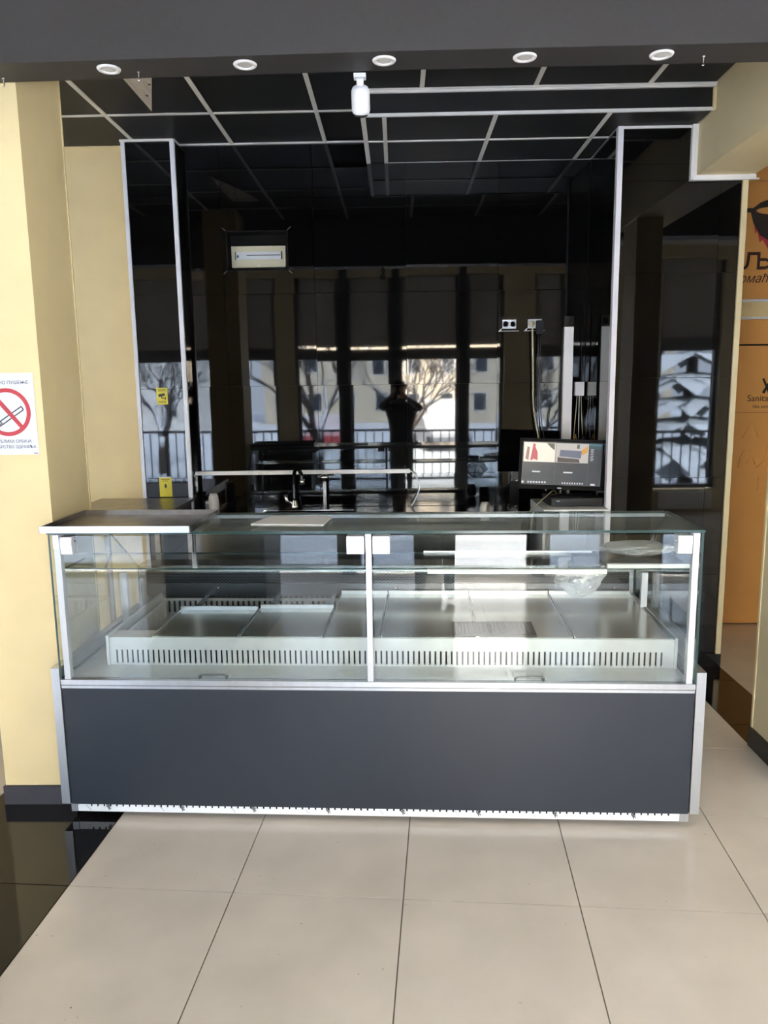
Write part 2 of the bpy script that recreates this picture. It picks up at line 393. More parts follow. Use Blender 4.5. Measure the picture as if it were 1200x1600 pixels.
obj('bottom_trim', B((1.666, 2.035, 4.560, 4.575, 2.862, 2.870)), M_white, bmz)
obj('bottom_trim', B((1.985, 2.012, 4.565, 4.600, 2.891, 2.918)), M_white, bmz, .003)

# ------------------------------------------------------------------ ceiling of the recess
ce = obj('ceiling', B((-5.0, 1.68, 2.96, 5.24, 3.312, 3.5)), M_dark)
tag(ce, 'black suspended ceiling with pale grid bars', 'ceiling', kind='structure')
GX = [-2.85, -2.245, -1.640, -1.036, -.440, .148, .742, 1.337, 1.683]; GY = [2.96, 3.44, 4.045, 4.648, 5.218]
for i in range(len(GX) - 1):
    for j in range(len(GY) - 1):
        x0, x1, y0, y1 = GX[i], GX[i + 1], GY[j], GY[j + 1]
        if j == 3 and x1 > 0: continue
        obj('ceiling_panel', B((x0 + .004, x1 - .004, y0 + .004, y1 - .004, ZH + .002, ZH + .014)), M_ceil, ce)
for x in GX[1:-1]:
    y1 = 5.218 if x < -.2 else 4.37
    if x < -1.39 and x > -1.7: y1 = 5.08
    obj('grid_bar', B((x - .012, x + .012, 2.97, y1, ZH - .004, ZH + .004)), M_bar, ce)
for y in GY[1:4]:
    for i in range(len(GX) - 1):
        if y > 4.5 and GX[i + 1] > .2: continue
        x1 = min(GX[i + 1] - .012, -.182) if (y > 4.5) else GX[i + 1] - .012
        obj('grid_bar', B((GX[i] + .012, x1, y - .010, y + .010, ZH - .004, ZH + .004)), M_bar, ce)
obj('wall_trim', B((-1.377, -.181, 5.196, 5.218, ZH - .005, ZH + .003)), M_white, ce)
obj('wall_trim', B((-1.382, -1.372, 5.09, 5.196, ZH - .005, ZH + .003)), M_white, ce)
obj('wall_trim', B((-2.85, -1.716, 5.205, 5.219, ZH - .004, ZH + .003)), M_yellow_trim, ce)
tri = bmesh.new(); prism(tri, [(-1.350, 4.565, ZH - .012), (-1.346, 3.75, ZH - .012), (-1.125, 3.75, ZH - .012), (-1.155, 3.95, ZH - .012)], (0, 0, .012))
M_ply = mat('bare_plywood', (206, 198, 188), .7, noise=.12, nscale=12, stretch=(6, .6, 1))
tg = obj('ceiling_patch', tri, M_ply); tag(tg, 'bare wooden wedge screwed into the black ceiling', 'board')
for (x, y) in ((-1.32, 4.05), (-1.24, 4.18), (-1.30, 4.33), (-1.27, 4.02)):
    obj('screw_head', B((x - .006, x + .006, y - .006, y + .006, ZH - .0145, ZH - .012)), M_ink, tg, .002)
# dropped bulkhead
bh = obj('ceiling_bulkhead', B((-.176, 1.682, 4.358, 5.24, ZL + .018, 3.305)), M_ceil)
tag(bh, 'lower black ceiling section with white edge trim', 'ceiling', kind='structure')
BXg = [-.176, -.052, .541, 1.144, 1.682]; BYg = [4.356, 4.783, 5.218]
for i in range(4):
    for j in range(2):
        obj('ceiling_panel', B((BXg[i] + .004, min(BXg[i + 1], 1.252 if j else 1.682) - .004, BYg[j] + .004, BYg[j + 1] - .004, ZL + .002, ZL + .016)), M_ceil, bh)
for x in BXg[1:4]: obj('grid_bar', B((x - .012, x + .012, 4.37, 5.218, ZL - .003, ZL + .005)), M_bar, bh)
obj('grid_bar', B((-.150, 1.252, 4.773, 4.793, ZL - .0025, ZL + .005)), M_bar, bh)
obj('edge_trim', B((-.178, -.152, 4.352, 5.218, ZL - .003, ZL + .006)), M_bar, bh)
obj('edge_trim', B((-.178, 1.684, 4.346, 4.362, ZL - .003, ZL + .012)), M_white, bh)
obj('top_trim', B((-.178, 1.684, 4.340, 4.356, ZH - .018, ZH - .004)), M_white, bh)
obj('top_trim', B((-.178, 1.684, 4.326, 4.340, ZH - .009, ZH - .001)), M_white, bh)
obj('wall_trim', B((-.05, 1.252, 5.206, 5.219, ZL - .004, ZL)), mat('grey_trim', (150, 150, 152), .5), bh)  # mid-grey strip, darker than the white trims
obj('wall_trim', B((1.246, 1.2535, 4.63, 5.206, ZL - .004, ZL)), MATS['grey_trim'], bh)
obj('end_trim', B((1.672, 1.688, 4.340, 4.356, ZL, ZH - .022)), M_yellow_trim, bh)

# soffit across the front
ZS = 2.864
sf = bmesh.new(); prism(sf, [(-4.95, 2.878, ZS), (-1.36, 2.838, ZS), (0, 2.806, ZS), (1.25, 2.801, ZS), (5.55, 2.80, ZS), (5.55, 2.963, ZS), (1.2, 2.962, ZS), (0, 2.966, ZS), (-1.44, 3.004, ZS), (-4.95, 3.03, ZS)], (0, 0, .66))
so = obj('trim_soffit', sf, M_soffit); tag(so, 'dark grey soffit across the top with small downlights', 'soffit', kind='structure')

# ------------------------------------------------------------------ corridor on the right
wc = obj('wall_corridor', B((1.99, 2.90, 5.47, 5.60, 0, 3.5)), M_orange); tag(wc, 'orange corridor wall with a printed logo', 'wall', kind='structure')
obj('logo_panel', B((2.0, 2.749, 5.456, 5.468, 2.304, 3.06)), M_orange, wc, .002)
obj('upper_panel', B((2.0, 2.749, 5.456, 5.468, 3.064, 3.30)), M_orange, wc, .002)
obj('band_strip', B((2.0, 2.749, 5.448, 5.47, 2.284, 2.302)), M_trimalu, wc, .003)
obj('band_strip', B((2.0, 2.749, 5.448, 5.47, 2.168, 2.186)), M_trimalu, wc, .003)
obj('band_panel', B((2.0, 2.749, 5.458, 5.47, 2.186, 2.284)), M_yellow, wc)
obj('lower_panel', B((2.0, 2.749, 5.456, 5.47, 2.002, 2.168)), M_orange, wc, .002)
dr = obj('door_1', B((2.05, 2.74, 5.440, 5.468, .012, 1.990)), M_orange, None, .004); tag(dr, 'orange flush door with kitchen symbol and small lettering', 'door', kind='structure')
obj('door_gap', B((2.04, 2.745, 5.462, 5.4695, 1.990, 2.002)), M_dark, dr)
text('lettering', 'Sanitar', .062, M_brown, dr, (2.435, 5.4395, 1.612))
text('lettering', 'Ulaz samo', .028, M_brown, dr, (2.475, 5.4395, 1.566))
kn = bmesh.new(); prism(kn, [(2.53, 5.4398, 1.765), (2.545, 5.4398, 1.770), (2.592, 5.4398, 1.672), (2.578, 5.4398, 1.664)], (0, .0006, 0))
prism(kn, [(2.535, 5.4397, 1.672), (2.552, 5.4397, 1.662), (2.600, 5.4397, 1.760), (2.588, 5.4397, 1.768)], (0, .0006, 0))
obj('cutlery_symbol', kn, M_black, dr)
for k, pts in enumerate(([(2.42, 1.36), (2.475, 1.48), (2.53, 1.36)], [(2.40, 1.15), (2.41, 1.22), (2.44, 1.27)], [(2.46, 1.18), (2.49, 1.24), (2.52, 1.17)], [(2.53, 1.15), (2.58, 1.19), (2.60, 1.30)], [(2.55, .98), (2.55, 1.08)])):
    obj('scratch_line', T(([(x, 5.4395, z) for x, z in pts], .0035, 6)), M_orange, dr)
obj('panel_joint', B((2.05, 2.74, 5.4385, 5.4402, 1.532, 1.535)), mat('orange_joint', (170, 108, 44), .6), dr)
wcs = obj('wall_corridor_shade', B((2.75, 2.87, 3.30, 5.455, 0, 3.5), (2.87, 5.55, 3.30, 3.42, 0, 3.5)), M_beam); tag(wcs, 'unseen ochre wall added to darken the narrow corridor', 'wall', kind='structure')  # out of view, put in to keep hall light off the corridor
# logo: bowl on a flame with lettering
pot = bmesh.new()
bowl = [(2.385, 2.882), (2.41, 2.80), (2.46, 2.72), (2.52, 2.685), (2.62, 2.685), (2.68, 2.72), (2.73, 2.80), (2.745, 2.882), (2.70, 2.93), (2.62, 2.955), (2.52, 2.955), (2.45, 2.93)]
prism(pot, [(x, 5.4552, z) for x, z in bowl], (0, .0006, 0))
lg = obj('bowl_logo', pot, mat('charcoal_print', (48, 38, 38), .6), wc)
op = bmesh.new(); prism(op, [(2.57 + .145 * math.cos(a), 5.4546, 2.878 + .026 * math.sin(a)) for a in [k * PI / 12 for k in range(24)]], (0, .0006, 0)); obj('bowl_opening', op, M_orange, lg)
hd = bmesh.new(); bx(hd, 2.362, 2.400, 5.455, 5.4558, 2.868, 2.896); obj('bowl_handle', hd, MATS['charcoal_print'], lg, .0)
fm = bmesh.new(); prism(fm, [(x, 5.4556, z) for x, z in ((2.415, 2.80), (2.428, 2.73), (2.44, 2.75), (2.46, 2.675), (2.48, 2.69), (2.52, 2.63), (2.60, 2.66), (2.52, 2.70), (2.45, 2.74))], (0, .0006, 0)); obj('flame', fm, M_red, lg)
lt = bmesh.new()
def stroke(bm, pts, w, y, th=.0006):
    P_ = [Vector((p[0], p[1])) for p in pts]; L1, L2 = [], []
    for i, p in enumerate(P_):
        d = (P_[min(i + 1, len(P_) - 1)] - P_[max(i - 1, 0)]).normalized(); n_ = Vector((-d.y, d.x)) * w / 2; L1.append(p + n_); L2.append(p - n_)
    for i in range(len(P_) - 1): prism(bm, [(v.x, y, v.y) for v in (L1[i], L1[i + 1], L2[i + 1], L2[i])], (0, th, 0))
stroke(lt, [(2.355, 2.508), (2.374, 2.510), (2.386, 2.525), (2.392, 2.56), (2.394, 2.610)], .020, 5.4552)
stroke(lt, [(2.384, 2.602), (2.470, 2.602)], .020, 5.4550); stroke(lt, [(2.462, 2.612), (2.462, 2.498)], .020, 5.4548)
stroke(lt, [(2.462, 2.562), (2.510, 2.562), (2.532, 2.553), (2.540, 2.535), (2.532, 2.517), (2.510, 2.508), (2.462, 2.508)], .020, 5.4546)
obj('lettering', lt, M_brown, wc)
text('lettering', 'омаћ', .082, M_brown, wc, (2.335, 5.4553, 2.412), shear=.35, sx=.95)

# ------------------------------------------------------------------ hall behind the camera
hl = obj('wall_hall_left', B((-5.1, -4.95, -1.45, SIDE[0], -.06, 3.5), (-5.1, -4.95, SIDE[1], 5.7, -.06, 3.5), (-5.1, -4.95, SIDE[0], SIDE[1], -.06, SIDE[2]), (-5.1, -4.95, SIDE[0], SIDE[1], SIDE[3], 3.5)), M_hallwall); tag(hl, 'plain hall wall far to the left', 'wall', kind='structure')
hr = obj('wall_hall_right', B((5.55, 5.7, -1.45, SIDE[0], -.06, 3.5), (5.55, 5.7, SIDE[1], 5.7, -.06, 3.5), (5.55, 5.7, SIDE[0], SIDE[1], -.06, SIDE[2]), (5.55, 5.7, SIDE[0], SIDE[1], SIDE[3], 3.5)), M_hallwall); tag(hr, 'plain hall wall far to the right', 'wall', kind='structure')
M_side_tint = glass('added_side_window_glass', (.40, .40, .405))  # tint sets how much light the added side windows let in
for k, (xa, nm) in enumerate(((-5.05, 'left'), (5.60, 'right'))):
    w = thing('window_%d' % (len(OPEN) + 1 + k), 'unseen tinted window added in the %s hall side wall for daylight' % nm, 'window', kind='structure')
    y0, y1, z0, z1 = SIDE; n3 = 3; st_ = (y1 - y0) / n3
    for q_ in range(n3):
        a, b = y0 + q_ * st_, y0 + (q_ + 1) * st_
        obj('window_frame', B((xa, xa + .06, a, a + .04, z0, z1), (xa, xa + .06, b - .04, b, z0, z1), (xa, xa + .06, a + .04, b - .04, z0, z0 + .05), (xa, xa + .06, a + .04, b - .04, z1 - .05, z1)), M_frame, w)
        obj('pane', B((xa + .026, xa + .034, a + .04, b - .04, z0 + .05, z1 - .05)), M_side_tint, w)
wo = obj('wall_light_seal', B((-5.1, 5.7, 5.62, 5.75, -.3, 3.62)), M_hallwall); tag(wo, 'outer back wall added behind everything to seal out daylight', 'wall', kind='structure')  # added shell that stops sky light leaking through gaps between the walls
hc = obj('ceiling_hall', B((-5.1, 5.7, -1.45, 2.84, 3.5, 3.62), (-5.1, 5.7, 2.84, 5.62, 3.51, 3.62)), M_hallceil); tag(hc, 'pale hall ceiling above the customers', 'ceiling', kind='structure')
ww = bmesh.new(); xs = [-5.1] + [v for ab in OPEN for v in ab] + [5.7]
for i in range(0, len(xs), 2):
    if not -1.0 < xs[i] < 1.0: bx(ww, xs[i], xs[i + 1], -DW - .22, -DW, 0, 3.5)
for i, (a, b) in enumerate(OPEN):
    bx(ww, a, b, -DW - .22, -DW, 3.34, 3.5)
    if i >= 7: bx(ww, a, b, -DW - .22, -DW, 0, .30)
wf = obj('wall_front', ww, M_hallwall); [obj('mullion', B((xs[i], xs[i + 1], -DW - .2, -DW - .02, 0, 3.5)), mat('dark_mullion', (52, 52, 56), .5), wf) for i in range(0, len(xs), 2) if -1.0 < xs[i] < 1.0]; tag(wf, 'window wall of the hall seen mirrored in the black tiles', 'wall', kind='structure')
rb = obj('roof_sun_block', B((-5.1, 5.7, -1.9, 5.6, 3.62, 6.5)), M_hallwall); tag(rb, 'unseen mass over the hall, added to block the sun', 'building', kind='structure')  # unseen bulk put in so the snow near the windows lies in shadow
for i, (a, b) in enumerate(OPEN):
    y0, y1 = -DW - .16, -DW - .08; z0 = 0.32 if i >= 7 else .02; w = thing('window_%d' % (i + 1), 'tall grey framed window number %d along the hall front' % (i + 1) if i != DOOR else 'open glazed entrance door gap in the hall front', 'window', kind='structure')
    f = .05
    obj('window_frame', B((a, a + f, y0, y1, z0, 3.34), (b - f, b, y0, y1, z0, 3.34), (a + f, b - f, y0, y1, 2.15, 2.315), (a + f, b - f, y0, y1, z0, z0 + f)), M_frame, w)
    if i in (2, 3, 4, 5): obj('blackout_blind', B((a + f, b - f, y0 + .05, y0 + .06, 2.352, 3.34)), M_blind, w)
    else: obj('blackout_blind', B((a + f, b - f, y0 + .05, y0 + .06, 2.315, 3.34)), M_blind, w)
    if i != DOOR:
        obj('pane', B((a + f, b - f, y0 + .035, y0 + .043, z0 + f, 2.15)), M_tint, w)
rd = thing('radiator', 'low white panel radiator under the right window', 'radiator', (3.87, -DW + .05, 0))
for k in range(20): obj('radiator_column', B((-.36 + k * .036, -.332 + k * .036, -.03, .03, .06, .29)), M_white, rd, .004)
obj('radiator_pipe', T(([(-.36, 0, .08), (.36, 0, .08)], .012, 8), ([(-.36, 0, .27), (.36, 0, .27)], .012, 8)), M_white, rd)

# ------------------------------------------------------------------ refrigerated display case (origin: front left corner of its base)
dc = thing('display_case', 'long glass-topped refrigerated display case with dark slate front', 'display case', (-1.347, 2.925, 0), (0, 0, R(-2.12)))
obj('base_body', B((-.018, 2.486, .022, .92, .065, .595)), M_dark, dc)
obj('front_panel', B((-.018, 2.486, 0, .02, .058, .562)), M_slate, dc, .002)
obj('lower_rail', B((-.018, 2.486, -.004, .03, .564, .576)), M_alu, dc, .002)
obj('upper_rail', B((-.018, 2.486, -.008, .05, .580, .602)), M_alu, dc, .003)
obj('rail_groove', B((-.018, 2.486, .004, .03, .576, .580)), M_dark, dc)
for x0, x1, nm in ((-.056, -.022, 0), (2.490, 2.526, 1)):
    po = obj('end_post', B((x0, x1, -.006, .93, .062, .648)), M_alu, dc, .003)
for x in (.05, 2.42):
    for y in (.08, .84): 
        ft = bmesh.new(); lathe(ft, [(0, 0), (.025, 0), (.025, .012), (.010, .014), (.010, .066)], 12, (x, y, 0)); obj('foot', ft, M_black, dc)
# kick strip: a white comb with slots
km = bmesh.new(); bx(km, .005, 2.455, .004, .007, .024, .046); n = 88; x0, x1 = .063, 2.412; pitch = (x1 - x0) / n
bx(km, .005, x0 - .0035, .004, .007, .046, .059); bx(km, x1 + .0035, 2.455, .004, .007, .046, .059)
for k in range(n):
    a = x0 + k * pitch
    if k == 44:  bx(km, a + .0035, a + 2 * pitch - .0035, .004, .007, .046, .059)
    elif k != 45: bx(km, a + .0035, a + pitch - .0035, .004, .007, .046, .059)
kick = obj('kick_grille', km, mat('white_film', (236, 240, 244), .35), dc, label='white slotted kick strip with printed film')
obj('kick_backing', B((.0, 2.485, .02, .03, .024, .06)), M_dark, dc)
obj('kick_end', B((-.022, .004, .002, .012, .024, .061)), M_alu, dc); obj('kick_end', B((2.456, 2.490, .002, .012, .024, .061)), M_alu, dc)
for x in (.136, .446, .744, 1.050, 1.355, 1.660, 1.966, 2.275):
    text('film_lettering', 'dic', .022, M_black, kick, (x - .012, .0036, .053), (R(90), R(60), 0), bold=.0006)
    obj('film_line', T(([(x - .095, .0036, .052), (x - .078, .0036, .030)], .0008, 5)), mat('grey_print', (150, 152, 156), .6), kick)
# glass
def pane(name, x0, x1, y0, y1, z0, z1, parent, thin, gm=None):
    bm = bmesh.new(); v = bx(bm, x0, x1, y0, y1, z0, z1)
    bm.normal_update()
    for f in bm.faces:
        n = f.normal; f.material_index = 0 if abs(n['xyz'.index(thin)]) > .5 else 1
    me = mesh_of(bm, name); me.materials.append(gm or M_glass); me.materials.append(M_gedge)
    return obj(name, me, None, parent)
d1 = pane('front_pane', .012, 1.216, .004, .010, .606, 1.188, dc, 'y')
d2 = pane('front_pane', 1.250, 2.462, .004, .010, .606, 1.188, dc, 'y')
for d, xm in ((d1, .608), (d2, 1.850)):
    obj('handle', T((curve([(xm - .052, .004, .618), (xm - .054, -.018, .616), (xm - .048, -.024, .632), (xm, -.024, .634), (xm + .048, -.024, .632), (xm + .054, -.018, .616), (xm + .052, .004, .618)], 6), .0042, 8)), mat('grey_steel_wire', (120, 122, 124), .3, metal=.8), d)
for x0, x1 in ((.0, .024), (1.222, 1.244), (2.450, 2.473)):
    obj('front_upright', B((x0, x1, -.006, .022, .603, 1.192)), mat('grey_white_upright', (206, 210, 214), .35, metal=.2), dc, .004)
hb = None
for x0, x1 in ((.030, .076), (1.150, 1.217), (1.249, 1.314), (2.392, 2.444)):
    bm = bmesh.new(); prism(bm, [(x0, -.012, 1.186), (x1, -.012, 1.186), (x1, -.018, 1.160), (x1, -.012, 1.118), (x0, -.012, 1.118), (x0, -.018, 1.160)], (0, .05, 0)); h = obj('hinge_block', bm, M_plastic, dc, .004, label='white plastic hinge cover')
    obj('hinge_pin', T(([(x0 - .004, .012, 1.166), (x1 + .004, .012, 1.166)], .004, 8)), M_chrome, h)
for x0, x1 in ((.002, .026), (1.222, 1.244), (2.447, 2.470)): obj('hinge_cap', B((x0, x1, -.016, .03, 1.140, 1.196)), M_plastic, dc, .004)
top = pane('top_pane', -.024, 2.490, -.012, .428, 1.197, 1.207, dc, 'z', M_glass_top)
for x0 in (-.021, 2.480):
    bm = bmesh.new(); prism(bm, [(x0, -.006, .604), (x0, -.006, 1.197), (x0, .428, 1.197), (x0, .88, .86), (x0, .88, .60)], (.008, 0, 0))
    bm.normal_update()
    for f in bm.faces: f.material_index = 0 if abs(f.normal.x) > .5 else 1
    me = mesh_of(bm, 'end_pane'); me.materials.append(M_glass); me.materials.append(M_gedge); obj('end_pane', me, None, dc)
obj('rear_top_rail', B((-.008, 2.474, .430, .450, 1.182, 1.204)), M_alu, dc, .002)
sh = pane('glass_shelf', .0, 2.470, .056, .350, 1.040, 1.046, dc, 'z')
obj('price_rail', B((1.458, 2.146, .036, .056, 1.028, 1.046)), mat('white_rail', (236, 236, 232), .3), sh, .002)
obj('price_rail', B((2.150, 2.470, .046, .066, 1.047, 1.063)), MATS['white_rail'], sh, .002)
obj('rear_rail', B((1.442, 2.470, .350, .364, 1.036, 1.050)), M_alu, sh, .002)
shp = obj('shelf_plate', B((2.150, 2.466, .070, .336, 1.048, 1.052)), M_steel, dc)
# interior
obj('well_floor', B((-.008, 2.474, .05, .90, .596, .602)), M_inner, dc)
obj('rear_wall', B((-.008, 2.474, .872, .90, .602, .845)), M_steel, dc)
def perforated():
    m = mat('perforated_panel', (88, 90, 92), .35, metal=.8); nt = m.node_tree; b = nt.nodes['Principled BSDF']
    tc = nt.nodes.new('ShaderNodeTexCoord'); mp = nt.nodes.new('ShaderNodeMapping'); mp.inputs['Rotation'].default_value = (R(90), 0, 0)
    nt.links.new(tc.outputs['Object'], mp.inputs[0])
    br = nt.nodes.new('ShaderNodeTexBrick'); br.inputs['Scale'].default_value = 1; br.inputs['Brick Width'].default_value = .020; br.inputs['Row Height'].default_value = .0085; br.inputs['Mortar Size'].default_value = .0026
    br.inputs['Color1'].default_value = br.inputs['Color2'].default_value = lin((14, 14, 16)); br.inputs['Mortar'].default_value = lin((72, 74, 78))
    nt.links.new(mp.outputs[0], br.inputs[0]); nt.links.new(br.outputs[0], b.inputs['Base Color']); return m
obj('perforated_panel', B((.03, 2.45, .862, .872, .776, .830)), perforated(), dc)
obj('rear_strip', B((.03, 2.45, .858, .872, .712, .774)), mat('dark_steel', (104, 107, 112), .3, metal=.9), dc)
for x in (.40, 1.30, 1.32, 2.38): 
    sc_ = bmesh.new(); lathe(sc_, [(0, -.002), (.004, -.002), (.005, 0)], 10); obj('screw', sc_, M_chrome, dc, loc=(x, .857, .752), rot=(R(-90), 0, 0))
obj('rear_worktop', B((-.018, 2.486, .88, 1.02, .846, .862)), M_steel, dc, .002)
for x0, x1 in ((-.044 + .04, .028), (2.440, 2.468)): obj('rear_post', B((x0, x1, .610, .632, .602, .890)), M_trimalu, dc, .002)
# slotted front duct
dm = bmesh.new(); a0, a1 = .118, 2.455; bx(dm, a0, a1, .166, .172, .668, .722); bx(dm, a0, a1, .166, .172, .602, .610)
n = 102; pt = (2.425 - .144) / n
bx(dm, a0, .144, .166, .172, .610, .668); bx(dm, 2.425, a1, .166, .172, .610, .668)
for k in range(n): 
    a = .144 + k * pt; bx(dm, a + .0075, a + pt, .166, .172, .610, .668)
fd = obj('front_duct', dm, M_inner, dc); obj('duct_back', B((a0, a1, .20, .203, .602, .70)), M_dark, fd)
obj('duct_end', B((a0 - .012, a0, .160, .84, .602, .730)), M_inner, dc, .002); obj('duct_end', B((a1, a1 + .012, .160, .84, .602, .730)), M_inner, dc, .002)
# deck trays
def tray_plate(x0, x1, y0, y1, z=.722):
    o = obj('deck_tray', B((x0 + .002, x1 - .002, y0, y1, z, z + .004)), M_deck, dc, .001)
    obj('tray_rim', B((x0 + .002, x1 - .002, y1 - .008, y1, z + .004, z + .022)), M_alu, o, .002)
    obj('tray_rim', B((x0 + .002, x0 + .005, y0, y1 - .008, z + .004, z + .008)), M_alu, o)
    obj('tray_rim', B((x1 - .005, x1 - .002, y0, y1 - .008, z + .004, z + .008)), M_alu, o)
for x0, x1, y1 in ((.300, .670, .56), (.672, 1.022, .59), (1.028, 1.262, .84), (1.264, 1.662, .84), (1.664, 2.052, .84), (2.054, 2.450, .84)): tray_plate(x0, x1, .172, y1)
for x in (.34, .70, .98): obj('support_bar', B((x, x + .022, .56, .856, .706, .716)), M_steel, dc)
obj('side_ledge', B((.118, .298, .172, .26, .716, .722)), M_inner, dc)
rg = bmesh.new()
for k in range(34): bx(rg, .14 + k * .027, .14 + k * .027 + .016, .80, .806, .64, .700)
bx(rg, .13, 1.06, .80, .806, .70, .712); bx(rg, .13, 1.06, .80, .806, .602, .64); obj('rear_duct', rg, M_inner, dc)
sg = bmesh.new()
for k in range(20): bx(sg, .150, .156, .20 + k * .03, .20 + k * .03 + .018, .63, .700)
bx(sg, .150, .156, .20, .80, .70, .712); bx(sg, .150, .156, .20, .80, .602, .63); obj('side_duct', sg, M_inner, dc)
obj('evaporator_cover', B((.18, 1.02, .30, .78, .603, .612)), M_steel, dc)

def on_case(x, y, z): return tuple(dc.matrix_basis @ Vector((x, y, z)))
DCR = R(-2.12)
# grate mat lying on the deck
gm = bmesh.new(); W_, H_ = .332, .165
for k in range(16): bx(gm, 0, W_, k * H_ / 15.5, k * H_ / 15.5 + .0055, 0, .006)
for k in range(24): bx(gm, k * W_ / 23.4, k * W_ / 23.4 + .006, 0, H_ + .002, .001, .007)
bx(gm, -.004, .004, -.004, H_ + .008, 0, .008); bx(gm, W_ - .004, W_ + .004, -.004, H_ + .008, 0, .008); bx(gm, .004, W_ - .004, -.004, .003, 0, .008); bx(gm, .004, W_ - .004, H_, H_ + .008, 0, .008)
g = obj('grate_mat', gm, mat('dark_grate', (20, 21, 21), .6, spec=.2)); g.location = on_case(1.568, .176, .7305); g.rotation_euler = (0, 0, DCR); tag(g, 'small dark perforated grate lying on the steel deck', 'grate')
# baking tray on the glass top
bt = thing('baking_tray', 'worn steel baking tray lying on the left of the glass top', 'tray', on_case(-.035, -.035, 1.2075), (0, 0, DCR))
obj('tray_base', B((0, .585, 0, .405, 0, .003)), M_steel_d, bt)
for bb in ((0, .585, -.003, 0, 0, .026), (0, .585, .405, .408, 0, .024), (-.003, 0, -.003, .408, 0, .024), (.585, .588, -.003, .408, 0, .024)): obj('tray_side', B(bb), M_alu if bb[3] == 0 else M_steel_d, bt)
ws = bmesh.new(); prism(ws, [(.751, .128, 0), (1.046, .108, 0), (1.059, .318, 0), (.797, .324, 0)], (0, 0, .004))
w = obj('white_sheet', ws, M_white, None, 0, on_case(0, 0, 1.2075), (0, 0, DCR)); tag(w, 'flat white board lying on the glass top near the faucet', 'board')

# crumpled clear plastic
def crumple(name, sx, sy, sz, seed, m):
    rnd = random.Random(seed); bm = bmesh.new(); bmesh.ops.create_icosphere(bm, subdivisions=4, radius=1)
    from mathutils import noise as N
    for v in bm.verts:
        p = v.co.copy(); k = 1 + .28 * N.noise(p * 2.1 + Vector((seed, 0, 0))) + .16 * abs(N.noise(p * 5.0 + Vector((0, seed, 0)))) - .10 * abs(N.noise(p * 11.0))
        t = (p.z + 1) / 2
        v.co = Vector((p.x * sx * k * (.55 + .6 * t), p.y * sy * k * (.6 + .5 * t), p.z * sz * (1 + .1 * N.noise(p * 4))))
    return obj(name, bm, m)
M_film = glass('clear_plastic_film', (.93, .94, .95), 1.45, .18, 3.5)
_nt = M_film.node_tree; _o = _nt.nodes['Material Output']; _src = _o.inputs[0].links[0].from_socket; _df = _nt.nodes.new('ShaderNodeBsdfDiffuse'); _df.inputs[0].default_value = (.8, .82, .84, 1)
_mx = _nt.nodes.new('ShaderNodeMixShader'); _mx.inputs[0].default_value = .38; _nt.links.new(_src, _mx.inputs[1]); _nt.links.new(_df.outputs[0], _mx.inputs[2]); _nt.links.new(_mx.outputs[0], _o.inputs[0])
b1 = crumple('plastic_bag', .115, .06, .080, 3, M_film); b1.location = on_case(2.085, .27, .950); b1.rotation_euler = (0, 0, DCR); tag(b1, 'crumpled clear plastic bag hanging behind the shelf in the case', 'bag')
b2 = crumple('plastic_wrap', .150, .09, .030, 8, M_film); b2.location = on_case(2.31, .23, 1.084); b2.rotation_euler = (0, 0, DCR); tag(b2, 'loose clear plastic wrap on the right end of the glass shelf', 'plastic wrap')
M_carton = mat('black_carton', (30, 30, 32), .5)
bb_ = obj('small_black_box', B((0, .10, 0, .06, 0, .035)), M_carton, None, .004, on_case(2.03, .10, 1.0465), (0, 0, DCR)); tag(bb_, 'small black box on the glass shelf above the plastic bag', 'box')

# ------------------------------------------------------------------ behind the case
st = thing('steel_table', 'steel work table in the left corner behind the case', 'table', (-1.99, 4.30, 0))
obj('table_top', B((0, .63, 0, .77, 1.012, 1.03)), M_steel_d, st, .003)
obj('apron', B((.02, .61, .02, .04, .955, 1.012)), M_steel_d, st); obj('apron', B((.592, .61, .04, .75, .955, 1.012)), M_steel_d, st)
for x in (.02, .58):
    for y in (.04, .72): obj('leg', B((x, x + .03, y, y + .03, 0, 1.012)), M_steel_d, st)
sk = thing('sink_counter', 'long steel sink counter along the black back wall', 'sink counter', (-1.25, 4.60, 0))
obj('worktop', B((0, 0.35, 0, .60, .915, .935), (.35, .95, 0, .08, .915, .935), (.35, .95, .50, .60, .915, .935), (.95, 2.0, 0, .60, .915, .935)), mat('mirror_worktop', (150, 152, 156), .07, metal=1), sk)
obj('sink_bowl', B((.35, .36, .08, .50, .72, .93), (.94, .95, .08, .50, .72, .93), (.36, .94, .08, .09, .72, .93), (.36, .94, .49, .50, .72, .93), (.35, .95, .08, .50, .71, .72)), M_chrome, sk)
obj('cabinet_front', B((0, 2.0, .03, .05, .12, .915)), M_steel, sk); obj('cabinet_side', B((0, .02, .05, .59, .12, .915)), M_steel, sk); obj('cabinet_side', B((1.98, 2.0, .05, .59, .12, .915)), M_steel, sk)
for x in (.03, 1.94):
    for y in (.06, .54): obj('leg', B((x, x + .03, y, y + .03, 0, .12)), M_steel, sk)
